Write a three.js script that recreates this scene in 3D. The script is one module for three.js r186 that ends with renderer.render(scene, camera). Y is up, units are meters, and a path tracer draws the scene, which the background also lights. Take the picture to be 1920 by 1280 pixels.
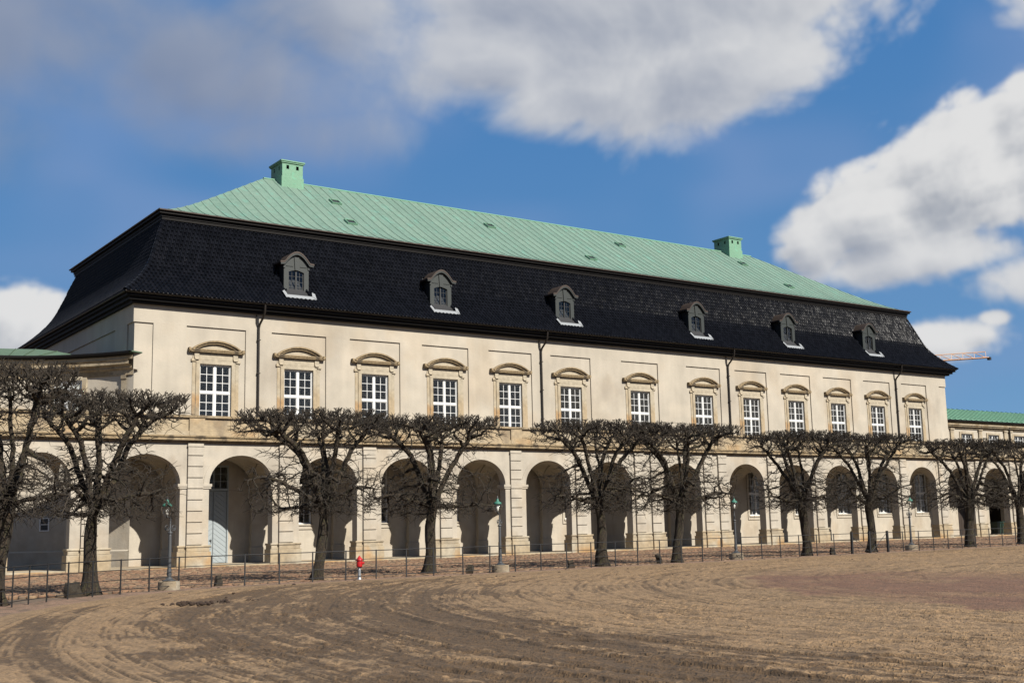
import * as THREE from 'three';
import { mergeGeometries } from 'three/addons/utils/BufferGeometryUtils.js';

// ---------------------------------------------------------------- camera, sky, sun, exposure
const scene = new THREE.Scene();
const D2R = Math.PI / 180;
const camera = new THREE.PerspectiveCamera(2 * Math.atan(640 / 2214.4) / D2R, 1.5, 0.2, 3000);
camera.position.set(-24.132, 1.78, 62.388);
{
  const yaw = 0.6174, pitch = 0.155;
  camera.lookAt(camera.position.x + Math.sin(yaw) * Math.cos(pitch), camera.position.y + Math.sin(pitch), camera.position.z - Math.cos(yaw) * Math.cos(pitch));
  camera.rotateZ(-0.0222);
}
const renderer = new THREE.WebGLRenderer();
renderer.toneMapping = THREE.LinearToneMapping;
renderer.toneMappingExposure = 1.85;
renderer.shadowMap.enabled = true;

const sunDir = new THREE.Vector3(Math.sin(9.5 * D2R) * Math.cos(39 * D2R), Math.sin(39 * D2R), Math.cos(9.5 * D2R) * Math.cos(39 * D2R));
const sun = new THREE.DirectionalLight(new THREE.Color().setRGB(1, 0.945, 0.855), 4.9);
sun.target.position.set(20, 5, 10);
sun.position.copy(sun.target.position).addScaledVector(sunDir, 150);
sun.castShadow = true;
Object.assign(sun.shadow.camera, { left: -90, right: 90, top: 60, bottom: -60, near: 1, far: 400 });
sun.shadow.mapSize.set(4096, 4096);
scene.add(sun, sun.target);

// ---------------------------------------------------------------- random numbers and noise
function rng(seed) {
  let a = seed >>> 0;
  return () => { a = (a + 0x6d2b79f5) >>> 0; let t = Math.imul(a ^ (a >>> 15), 1 | a); t = (t + Math.imul(t ^ (t >>> 7), 61 | t)) ^ t; return ((t ^ (t >>> 14)) >>> 0) / 4294967296; };
}
const PERM = new Uint16Array(512), VAL = new Float32Array(256);
{ const r = rng(77); const p = [...Array(256).keys()]; for (let i = 255; i > 0; i--) { const j = Math.floor(r() * (i + 1)); [p[i], p[j]] = [p[j], p[i]]; } for (let i = 0; i < 512; i++) PERM[i] = p[i & 255]; for (let i = 0; i < 256; i++) VAL[i] = r(); }
const clamp = (x, a = 0, b = 1) => x < a ? a : x > b ? b : x;
const sstep = (a, b, x) => { const t = clamp((x - a) / (b - a)); return t * t * (3 - 2 * t); };
const lerp = (a, b, t) => a + (b - a) * t;
function n3(x, y, z) {
  const xi = Math.floor(x), yi = Math.floor(y), zi = Math.floor(z), fx = x - xi, fy = y - yi, fz = z - zi;
  const u = fx * fx * fx * (fx * (fx * 6 - 15) + 10), v = fy * fy * fy * (fy * (fy * 6 - 15) + 10), w = fz * fz * fz * (fz * (fz * 6 - 15) + 10);
  const X = xi & 255, Y = yi & 255, Z = zi & 255, X1 = (X + 1) & 255, Y1 = (Y + 1) & 255, Z1 = (Z + 1) & 255;
  const a = PERM[X] + Y & 255, b = PERM[X1] + Y & 255, a1 = PERM[X] + Y1 & 255, b1 = PERM[X1] + Y1 & 255;
  const g = (h, k) => VAL[PERM[(PERM[h] + k) & 255]];
  return lerp(lerp(lerp(g(a, Z), g(b, Z), u), lerp(g(a1, Z), g(b1, Z), u), v), lerp(lerp(g(a, Z1), g(b, Z1), u), lerp(g(a1, Z1), g(b1, Z1), u), v), w);
}
function f3(x, y, z, oct, gain = 0.5) { let s = 0, a = 1, t = 0; for (let o = 0; o < oct; o++) { s += a * n3(x, y, z); t += a; a *= gain; x = x * 2.03 + 17.1; y = y * 2.03 + 5.7; z = z * 2.03 + 31.3; } return s / t; }
// periodic 2-D noise on the unit square
function pn(u, v, f, seed) {
  const x = u * f, y = v * f, xi = Math.floor(x), yi = Math.floor(y), fx = x - xi, fy = y - yi;
  const a = fx * fx * (3 - 2 * fx), b = fy * fy * (3 - 2 * fy), x0 = ((xi % f) + f) % f, x1 = (x0 + 1) % f, y0 = ((yi % f) + f) % f, y1 = (y0 + 1) % f;
  const h = (i, j) => VAL[PERM[(PERM[(PERM[(i + seed * 37) & 255] + (i >> 8) * 91 + j) & 255] + (j >> 8) * 53) & 255]];
  return lerp(lerp(h(x0, y0), h(x1, y0), a), lerp(h(x0, y1), h(x1, y1), a), b);
}
function pf(u, v, f, oct, seed, gain = 0.5) { let s = 0, a = 1, t = 0; for (let o = 0; o < oct; o++) { s += a * pn(u, v, f, seed + o * 3); t += a; a *= gain; f *= 2; } return s / t; }

// ---------------------------------------------------------------- the sky: broken cumulus, clouds out of view greyed to cut ambient light
{
  const W = 4096, H = 2048, data = new Float32Array(W * H * 4);
  // azimuth, elevation, radii (degrees), weight, greyness
  const B = [
    [41.5, 25.4, 13, 5, 1.4, .42], [35.4, 23, 6.5, 3.4, 1.25, .5], [39.5, 20.8, 7, 2.7, 1.15, .55], [46, 21.8, 6.2, 3.2, 1.3, .42], [51.5, 24.4, 3.6, 2.2, .85, .3], [43.6, 18.7, 3.2, 1.3, .62, .65], [49, 19.6, 2.4, 1.4, .6, .6],
    [12, 22.8, 11, 4.8, 1.0, 1], [20, 21.5, 10, 3.6, .95, 1], [27, 24.2, 8, 3.6, .9, 1], [10, 18, 6, 3, .74, 1], [24, 18.8, 9, 2.2, .68, 1],
    [57.4, 15.7, 4.2, 3.2, 1.2, .1], [61.5, 16.2, 4.6, 4.0, 1.15, .15], [53.4, 13.9, 3.2, 2.2, 1.15, .2], [50.3, 12.9, 1.8, 1.8, 1.05, .3], [55, 11.9, 5.4, 1.4, 1.0, .55], [59.6, 10.5, 4.0, 1.4, .85, .55], [57.2, 18.7, 1.9, 1.5, .75, .2], [60.4, 22.2, 2.0, 2.4, .66, .5],
    [68, 15, 7, 4.5, 1, .3], [12.4, 9.2, 2.5, 1.9, 1.15, .2], [8, 8, 4.5, 2.6, 1, .4], [55.6, 8.1, 2.7, 1, .9, .3], [57.9, 8.8, .9, .45, .75, .2], [44, 6, 9, 1.2, .4, .4],
  ].map((b) => [...b]);
  const blob = [0, 0];
  function cover(az, el, x, y, z) {
    let c = 0, g = 0, gs = 0;
    for (const b of B) {
      let da = az - b[0]; if (da > 180) da -= 360; if (da < -180) da += 360;
      const p = da / b[2], q = (el - b[1]) / b[3], r = p * p + q * q;
      if (r > 7) continue;
      const e = b[4] * Math.exp(-r * 0.75);
      c = Math.max(c, e); g += b[5] * e; gs += e;
    }
    let da = az - 36; if (da > 180) da -= 360; if (da < -180) da += 360;
    const inside = (1 - sstep(25, 40, Math.abs(da))) * (1 - sstep(25, 38, el));
    const low = f3(x * 2.6 + 9, y * 4.2 + 3, z * 2.6 + 4, 2);
    const gen = sstep(0.34, 0.72, low) * 1.1, gg = 0.25 + 0.75 * sstep(0.25, 0.65, n3(x * 3 + 40, y * 3, z * 3));  // generic clouds outside the view, greyness raised to lower the ambient light
    blob[0] = lerp(gen, c, inside); blob[1] = lerp(gg, gs > 0 ? g / gs : 0.3, inside);
  }
  function dens(az, el, x, y, z, oct) {
    cover(az, el, x, y, z);
    const wx = n3(x * 7 + 3, y * 8, z * 7) - 0.5, wy = n3(x * 7, y * 8 + 8, z * 7 + 5) - 0.5, wz = n3(x * 7 + 21, y * 8, z * 7 + 15) - 0.5;
    const X = x * 13 + wx * 0.9, Y = y * 15 + wy * 0.9, Z = z * 13 + wz * 0.9;
    const n = f3(X, Y, Z, oct, 0.55);
    let bl = 0, a = 1, t = 0, q = 2.1; for (let o = 0; o < Math.min(4, oct); o++) { bl += a * Math.abs(2 * n3(X * q + 50, Y * q, Z * q) - 1); t += a; a *= 0.55; q *= 2.1; } bl = bl / t;
    const soft = blob[1];
    return blob[0] - 0.46 + (n - 0.5) * lerp(0.9, 0.6, soft) + (bl - 0.32) * lerp(0.5, 0.05, soft);
  }
  for (let row = 0; row < H; row++) {
    const el = ((row + 0.5) / H - 0.5) * 180, y = Math.sin(el * D2R), c = Math.cos(el * D2R);
    for (let col = 0; col < W; col++) {
      const i = (row * W + col) * 4; let R, G, Bl;
      if (el < 0) { R = 0.20; G = 0.17; Bl = 0.13; }
      else {
        const th = ((col + 0.5) / W - 0.5) * 2 * Math.PI, x = Math.cos(th) * c, z = Math.sin(th) * c, az = Math.atan2(x, -z) / D2R;
        const k = Math.pow(1 - y, 4.2), veil = f3(x * 5 + 11, y * 9, z * 5, 3);
        R = lerp(0.050, 0.215, k); G = lerp(0.19, 0.405, k); Bl = lerp(0.47, 0.63, k);
        const v = sstep(0.36, 0.72, veil) * 0.5; R = lerp(R, 0.24, v); G = lerp(G, 0.34, v); Bl = lerp(Bl, 0.58, v);
        const d = dens(az, el, x, y, z, 7), grey = blob[1];
        const a = sstep(-0.02 - 0.1 * grey, lerp(0.13, 0.62, grey), d) * lerp(1, 0.86, grey * grey);
        if (a > 0) {
          const e2 = el + 1.1, az2 = az + 0.8, c2 = Math.cos(e2 * D2R), x2 = Math.sin(az2 * D2R) * c2, z2 = -Math.cos(az2 * D2R) * c2, y2 = Math.sin(e2 * D2R);
          const d2 = dens(az2, e2, x2, y2, z2, grey > 0.6 ? 3 : 5);
          const l0 = clamp(0.74 + (d - d2) * lerp(0.9, 0.26, sstep(0.1, 0.45, grey)) - sstep(0.2, 1.1, d2) * 0.24);
          let l = lerp(l0, 0.05 + l0 * 0.38, sstep(0.55, 1, grey)); l = lerp(l, l * 0.92, sstep(0.2, 0.55, grey));
          const s = l * l * (3 - 2 * l);
          const gq = sstep(0.1, 0.7, grey), cr = lerp(lerp(0.30, 0.135, gq), 0.76, s), cg = lerp(lerp(0.335, 0.19, gq), 0.76, s), cb = lerp(lerp(0.40, 0.32, gq), 0.76, s);
          R = lerp(R, cr, a); G = lerp(G, cg, a); Bl = lerp(Bl, cb, a);
        }
      }
      R *= 0.53; G *= 0.53; Bl *= 0.53;
      data[i] = R; data[i + 1] = G; data[i + 2] = Bl; data[i + 3] = 1;
    }
  }
  const t = new THREE.DataTexture(data, W, H, THREE.RGBAFormat, THREE.FloatType);
  t.mapping = THREE.EquirectangularReflectionMapping; t.magFilter = THREE.LinearFilter; t.minFilter = THREE.LinearFilter; t.wrapS = THREE.RepeatWrapping; t.needsUpdate = true;
  scene.background = t; scene.environment = t;
}

// ---------------------------------------------------------------- textures and materials
function tex(size, f, srgb = true) {
  const d = new Uint8Array(size * size * 4);
  for (let j = 0; j < size; j++) for (let i = 0; i < size; i++) { const c = f((i + 0.5) / size, (j + 0.5) / size), k = (j * size + i) * 4; d[k] = clamp(c[0]) * 255; d[k + 1] = clamp(c[1]) * 255; d[k + 2] = clamp(c[2]) * 255; d[k + 3] = 255; }
  const t = new THREE.DataTexture(d, size, size); t.wrapS = t.wrapT = THREE.RepeatWrapping; t.magFilter = THREE.LinearFilter; t.minFilter = THREE.LinearMipmapLinearFilter; t.generateMipmaps = true;
  if (srgb) t.colorSpace = THREE.SRGBColorSpace; t.needsUpdate = true; return t;
}
const scaled = (t, k) => { const c = t.clone(); c.repeat.set(k, k); c.needsUpdate = true; return c; };
const mix3 = (a, b, t) => [lerp(a[0], b[0], t), lerp(a[1], b[1], t), lerp(a[2], b[2], t)];
const mul3 = (a, k) => [a[0] * k, a[1] * k, a[2] * k];
const lin = (r, g, b) => new THREE.Color().setRGB(r, g, b);
const std = (o) => new THREE.MeshStandardMaterial(o);

const plasterT = tex(2048, (u, v) => {
  const a = pf(u, v, 6, 5, 1), b = pf(u, v, 40, 4, 9), st = pf(u, v * 0.13, 128, 3, 4), c = pf(u, v, 14, 4, 21);
  let k = 1 + (a - 0.5) * 0.11 + (b - 0.5) * 0.12 + (st - 0.5) * 0.045;
  let col = mix3([0.815, 0.775, 0.705], [0.80, 0.745, 0.66], sstep(0.45, 0.75, c));
  col = mix3(col, [0.72, 0.67, 0.60], sstep(0.62, 0.8, pf(u, v, 10, 5, 33)) * 0.4);
  col = mix3(col, [0.86, 0.81, 0.73], sstep(0.62, 0.75, pf(u, v, 22, 4, 51)) * 0.45);
  return mul3(col, k);
});
const stoneT = tex(1024, (u, v) => {
  const a = pf(u, v, 5, 5, 2), b = pf(u, v, 48, 3, 12), o = pf(u, v, 4, 5, 41), dk = pf(u, v, 7, 5, 62);
  let col = mix3([0.79, 0.74, 0.645], [0.76, 0.68, 0.55], sstep(0.35, 0.7, a));
  col = mix3(col, [0.78, 0.57, 0.33], sstep(0.62, 0.80, o) * 0.6);
  col = mix3(col, [0.56, 0.50, 0.42], sstep(0.62, 0.8, dk) * 0.5);
  return mul3(col, 1 + (b - 0.5) * 0.22);
});
const weatherT = tex(1024, (u, v) => {
  const a = pf(u, v, 6, 5, 3), b = pf(u, v, 60, 3, 13), o = pf(u, v, 9, 5, 47);
  let col = mix3([0.76, 0.69, 0.57], [0.66, 0.575, 0.44], sstep(0.35, 0.7, a));
  col = mix3(col, [0.30, 0.265, 0.22], sstep(0.58, 0.76, o) * 0.6);
  return mul3(col, 1 + (b - 0.5) * 0.3);
});
const grainB = tex(512, (u, v) => { const k = 0.5 + (pf(u, v, 32, 4, 5, 0.7) - 0.5) * 0.9; return [k, k, k]; }, false);
const copperT = tex(1024, (u, v) => {
  const a = pf(u, v, 5, 5, 6), b = pf(u, v, 64, 3, 16), s = pf(u, v, 24, 4, 71);
  let col = mix3([0.50, 0.635, 0.555], [0.545, 0.68, 0.595], a);
  col = mix3(col, [0.43, 0.59, 0.50], sstep(0.55, 0.75, s) * 0.4);
  col = mix3(col, [0.50, 0.72, 0.63], sstep(0.66, 0.76, pf(u, v, 16, 4, 81)) * 0.6);
  return mul3(col, 1 + (b - 0.5) * 0.10);
});
const barkT = tex(512, (u, v) => {
  const r = pf(u, v, 24, 4, 7), q = pf(u * 1, v, 8, 4, 17), m = pf(u, v, 6, 4, 27);
  let col = mix3([0.17, 0.145, 0.115], [0.36, 0.31, 0.25], sstep(0.3, 0.75, r * 0.6 + q * 0.4));
  col = mix3(col, [0.33, 0.34, 0.20], sstep(0.52, 0.72, m) * 0.6);
  return col;
});
const barkB = tex(512, (u, v) => { const k = sstep(0.3, 0.7, pf(u, v, 20, 4, 7) * 0.7 + pf(u, v, 60, 2, 8) * 0.3); return [k, k, k]; }, false);
const sandT = tex(1024, (u, v) => {
  const a = pf(u, v, 10, 4, 31), b = pf(u, v, 96, 3, 32, 0.85), c = pf(u, v, 40, 3, 34), p = pf(u, v, 150, 1, 36), q = pf(u, v, 190, 1, 39);
  let k = 0.86 + (a - 0.5) * 0.14 + (b - 0.5) * 0.5 + (c - 0.5) * 0.2;
  if (p > 0.90) k *= 1.28; if (q < 0.10) k *= 0.58;
  return [k * 0.95, k * 0.95, k * 0.95];
});
const gravelT = tex(1024, (u, v) => {
  const a = pf(u, v, 90, 2, 61, 0.8), b = pf(u, v, 9, 4, 63), c = pf(u, v, 200, 1, 64);
  let col = mix3([0.58, 0.43, 0.34], [0.68, 0.56, 0.45], a);
  col = mix3(col, [0.40, 0.33, 0.25], sstep(0.5, 0.75, b) * 0.7); if (c > 0.88) col = [0.78, 0.70, 0.62];
  return mul3(col, 0.8 + a * 0.3);
});
const earthT = tex(512, (u, v) => { const a = pf(u, v, 30, 4, 44), b = pf(u, v, 6, 3, 45); return mul3(mix3([0.42, 0.35, 0.27], [0.50, 0.41, 0.32], b), 0.7 + a * 0.5); });

const M = {
  plaster: std({ map: scaled(plasterT, 1 / 36), roughness: 0.92, bumpMap: scaled(grainB, 1 / 3), bumpScale: 0.006 }),
  plasterLow: std({ map: scaled(plasterT, 1 / 17), roughness: 0.92, bumpMap: scaled(grainB, 1 / 2), bumpScale: 0.008 }),
  stone: std({ map: scaled(stoneT, 1 / 9), roughness: 0.9, bumpMap: scaled(grainB, 1 / 2), bumpScale: 0.01 }),
  weathered: std({ map: scaled(weatherT, 1 / 5), roughness: 0.93, bumpMap: scaled(grainB, 1 / 1.5), bumpScale: 0.014 }),
  white: std({ color: lin(0.50, 0.50, 0.485), roughness: 0.45 }),
  bluedoor: std({ color: lin(0.47, 0.53, 0.55), roughness: 0.5, bumpMap: scaled(grainB, 1), bumpScale: 0.004 }),
  glass: new THREE.MeshPhysicalMaterial({ color: lin(0.9, 0.93, 0.93), roughness: 0.05, transmission: 1, thickness: 0, ior: 1.55 }),
  room: std({ color: lin(0.55, 0.53, 0.49), roughness: 0.95 }),
  dark: new THREE.MeshPhysicalMaterial({ color: lin(0.006, 0.005, 0.0045), roughness: 0.6, specularIntensity: 0.25 }),
  iron: std({ color: lin(0.022, 0.022, 0.022), roughness: 0.5, metalness: 0.3 }),
  gutter: std({ color: lin(0.04, 0.031, 0.024), roughness: 0.5, metalness: 0.4 }),
  tileBase: std({ color: lin(0.008, 0.008, 0.009), roughness: 0.7 }),
  dormer: std({ color: lin(0.028, 0.036, 0.032), roughness: 0.6, bumpMap: scaled(grainB, 1), bumpScale: 0.004 }),
  dormerDark: std({ color: lin(0.02, 0.022, 0.022), roughness: 0.55 }),
  copperBrown: std({ color: lin(0.075, 0.05, 0.036), roughness: 0.65, metalness: 0.2 }),
  lead: std({ color: lin(0.40, 0.42, 0.43), roughness: 0.5 }),
  verdi: std({ map: scaled(copperT, 1 / 5), color: lin(0.92, 1.15, 1.0), roughness: 0.75 }),
  oldCopper: std({ map: scaled(copperT, 1 / 4), color: lin(0.5, 0.5, 0.42), roughness: 0.85 }),
  chimney: std({ map: scaled(copperT, 1 / 3), color: lin(0.98, 1.18, 1.04), roughness: 0.75 }),
  bark: std({ map: barkT, color: lin(0.50, 0.45, 0.36), roughness: 0.95, bumpMap: barkB, bumpScale: 0.03 }),
  twig: std({ color: lin(0.022, 0.0155, 0.0085), roughness: 0.9 }),
  granite: std({ map: scaled(stoneT, 1 / 2), color: lin(0.75, 0.74, 0.74), roughness: 0.85, bumpMap: scaled(grainB, 2), bumpScale: 0.01 }),
  darkstone: std({ map: scaled(stoneT, 1 / 2), color: lin(0.10, 0.092, 0.08), roughness: 0.95, bumpMap: scaled(grainB, 2), bumpScale: 0.03 }),
  lampMetal: std({ color: lin(0.10, 0.105, 0.11), roughness: 0.55, metalness: 0.15 }),
  lampCap: std({ color: lin(0.06, 0.25, 0.18), roughness: 0.6 }),
  clear: new THREE.MeshPhysicalMaterial({ color: lin(0.97, 0.97, 0.94), roughness: 0.04, transmission: 1, thickness: 0, ior: 1.5 }),
  red: std({ color: lin(0.62, 0.012, 0.014), roughness: 0.4 }),
  zinc: std({ color: lin(0.55, 0.57, 0.58), roughness: 0.4, metalness: 0.6 }),
  bin: std({ color: lin(0.012, 0.045, 0.028), roughness: 0.5 }),
  wood: std({ color: lin(0.05, 0.032, 0.022), roughness: 0.6 }),
  gravel: std({ map: scaled(gravelT, 1 / 3), roughness: 1, bumpMap: scaled(gravelT, 1 / 3), bumpScale: 0.03 }),
  earth: std({ map: scaled(earthT, 1 / 4), roughness: 1, bumpMap: scaled(earthT, 1 / 4), bumpScale: 0.03 }),
  manure: std({ color: lin(0.05, 0.027, 0.014), roughness: 1 }),
  crane: std({ color: lin(0.62, 0.36, 0.2), roughness: 0.5 }),
  farroof: std({ color: lin(0.03, 0.028, 0.028), roughness: 0.7 }),
};
for (const [k, m] of Object.entries(M)) if (!['glass', 'clear', 'dark', 'tileBase', 'iron', 'bark', 'twig', 'white', 'room', 'crane'].includes(k)) m.color.multiplyScalar(0.49);
const tileMats = [0, 1, 2].map((i) => new THREE.MeshPhysicalMaterial({ color: lin(0.0032 + i * 0.001, 0.0036 + i * 0.001, 0.005 + i * 0.0013), roughness: 0.15 + i * 0.05, specularIntensity: 0.075 }));
const copperMats = [0.93, 0.98, 1.03, 1.0, 0.96].map((k, i) => { const m = scaled(copperT, 1 / 6); m.offset.set(i * 0.21, i * 0.37); return std({ map: m, color: lin(0.435 * k * (0.99 + (i % 2) * 0.04), 0.425 * k, 0.435 * k), roughness: 0.72, bumpMap: scaled(grainB, 1 / 1.3), bumpScale: 0.01 }); });

// ---------------------------------------------------------------- geometry helpers
function worldUV(g) {
  if (g.index) g = g.toNonIndexed();
  const p = g.attributes.position, n = g.attributes.normal, uv = new Float32Array(p.count * 2);
  for (let i = 0; i < p.count; i++) {
    const ax = Math.abs(n.getX(i)), ay = Math.abs(n.getY(i)), az = Math.abs(n.getZ(i));
    if (ay > ax && ay > az) { uv[i * 2] = p.getX(i); uv[i * 2 + 1] = p.getZ(i); } else if (ax > az) { uv[i * 2] = p.getZ(i) + 3.1; uv[i * 2 + 1] = p.getY(i); } else { uv[i * 2] = p.getX(i); uv[i * 2 + 1] = p.getY(i); }
  }
  g.setAttribute('uv', new THREE.BufferAttribute(uv, 2));
  return g;
}
const bx = (x0, x1, y0, y1, z0, z1) => worldUV(new THREE.BoxGeometry(x1 - x0, y1 - y0, z1 - z0).translate((x0 + x1) / 2, (y0 + y1) / 2, (z0 + z1) / 2));
// box with chamfered vertical front edges and top edge
function cbx(x0, x1, y0, y1, z0, z1, c = 0.012) {
  const s = new THREE.Shape(); s.moveTo(x0 + c, y0 + c); s.lineTo(x1 - c, y0 + c); s.lineTo(x1 - c, y1 - c); s.lineTo(x0 + c, y1 - c); s.closePath();
  return worldUV(new THREE.ExtrudeGeometry(s, { depth: z1 - z0 - 2 * c, bevelEnabled: true, bevelThickness: c, bevelSize: c, bevelSegments: 1, curveSegments: 1 }).translate(0, 0, z0 + c));
}
function shapeOf(pts) { const s = new THREE.Shape(); pts.forEach(([x, y], i) => i ? s.lineTo(x, y) : s.moveTo(x, y)); s.closePath(); return s; }
const ext = (shape, z0, z1, seg = 14) => worldUV(new THREE.ExtrudeGeometry(shape, { depth: z1 - z0, bevelEnabled: false, curveSegments: seg }).translate(0, 0, z0));
const merge = (l) => mergeGeometries(l.map((g) => { g = g.index ? g.toNonIndexed() : g; for (const k of Object.keys(g.attributes)) if (!['position', 'normal', 'uv'].includes(k)) g.deleteAttribute(k); return g; }));
const lathe = (pts, seg = 20) => new THREE.LatheGeometry(pts.map(([r, y]) => new THREE.Vector2(r, y)), seg);
function tubeGeo(pts, radii, sides, vScale = 0.5) {
  const n = pts.length, P = new Float32Array(n * (sides + 1) * 3), N = new Float32Array(n * (sides + 1) * 3), U = new Float32Array(n * (sides + 1) * 2), I = [];
  const t = new THREE.Vector3(), r = new THREE.Vector3(), b = new THREE.Vector3(), v = new THREE.Vector3(); let len = 0;
  for (let i = 0; i < n; i++) {
    t.copy(pts[Math.min(n - 1, i + 1)]).sub(pts[Math.max(0, i - 1)]).normalize();
    if (i === 0) r.set(Math.abs(t.x) < 0.8 ? 1 : 0, 0, Math.abs(t.x) < 0.8 ? 0 : 1);
    r.addScaledVector(t, -r.dot(t)).normalize(); b.crossVectors(t, r);
    if (i) len += pts[i].distanceTo(pts[i - 1]);
    for (let k = 0; k <= sides; k++) {
      const a = k / sides * Math.PI * 2, o = i * (sides + 1) + k;
      v.copy(r).multiplyScalar(Math.cos(a)).addScaledVector(b, Math.sin(a));
      N.set([v.x, v.y, v.z], o * 3); const R = typeof radii[i] === 'function' ? radii[i](a) : radii[i];
      P.set([pts[i].x + v.x * R, pts[i].y + v.y * R, pts[i].z + v.z * R], o * 3);
      U.set([k / sides * Math.max(1, Math.round(sides / 5)), len * vScale], o * 2);
      if (i && k) { const d = o, c = o - 1, e = o - sides - 1, f = o - sides - 2; I.push(f, e, c, c, e, d); }
    }
  }
  const g = new THREE.BufferGeometry(); g.setAttribute('position', new THREE.BufferAttribute(P, 3)); g.setAttribute('normal', new THREE.BufferAttribute(N, 3)); g.setAttribute('uv', new THREE.BufferAttribute(U, 2)); g.setIndex(I); return g;
}
const V = (x, y, z) => new THREE.Vector3(x, y, z);
const bar = (a, b, r, sides = 6) => tubeGeo([a, b], [r, r], sides);
const taken = {};
const numbered = (n) => { const k = taken[n] = (taken[n] ?? -1) + 1; return k ? n + '_' + String(k).padStart(3, '0') : n; };
function thing(name, label, category, o = [0, 0, 0], group) {
  const g = new THREE.Group(); g.name = numbered(name); g.position.set(...o); g.userData = { label, category }; if (group) g.userData.group = group; scene.add(g); return g;
}
function mesh(name, geo, mat, parent, local = false) { // geometry in world metres unless local
  const m = new THREE.Mesh(geo, mat); m.name = name; m.castShadow = m.receiveShadow = true;
  if (parent === scene) m.name = numbered(name);
  else if (!local && parent.parent === scene) m.position.copy(parent.position).negate();
  parent.add(m); return m;
}
function partGroup(name, parent, x = 0, y = 0, z = 0) { const g = new THREE.Group(); g.name = name; g.position.set(x, y, z); if (parent.parent === scene) g.position.sub(parent.position); parent.add(g); return g; }
function structure(name, geo, mat) { const m = mesh(name, geo, mat, scene); m.userData.kind = 'structure'; return m; }

// ---------------------------------------------------------------- where things stand
const CX = [0, 5, 10, 15, 20, 25, 31.205, 37.41, 42.41, 47.41, 52.41, 57.41, 62.41]; // window axes
const XL = -4.56, XR = 66.97, ZB = -22;                                              // walls of the main block
const AC = [{ c: -10.03, h: 1.44 }, { c: -5, h: 1.742 }, ...CX.map((c) => ({ c, h: 1.742 })), { c: 67.41, h: 1.742 }, { c: 72.41, h: 1.742 }, { c: 77.41, h: 1.742 }]; // arches
const ARENA = { x: 15, z: 50.5 };
function fenceZ(x) { return x < -9 ? 24.75 + Math.pow(Math.max(0, -9 - x), 1.95) * 0.095 : 24.75 - (x + 9) * 0.047; }
const POSTS = [[-19.1, 33.6], [-18.35, 32.2], [-17.6, 31.0], [-16.91, 30.06], [-16.32, 29.24], [-15.68, 28.49], [-14.93, 27.75], [-14.04, 27.0], [-13.03, 26.3], [-11.96, 25.68], [-10.87, 25.22], [-9.67, 24.9]];
{ const xs = [-8.46, -7.2, -5.94, -4.64, -3.4, -2.12, -0.92, 0.41, 1.67, 2.91, 4.2, 5.55, 6.86, 8.21, 9.5, 10.82, 12.13, 13.47, 14.7, 16.06, 17.46, 18.8, 20.18, 21.52, 22.87, 24.29, 25.76, 27.31, 28.65, 30.07, 31.43, 32.83, 34.16, 35.54, 36.99, 38.33, 39.76, 41.15, 42.6]; for (const x of xs) POSTS.push([x, fenceZ(x)]); }

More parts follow.
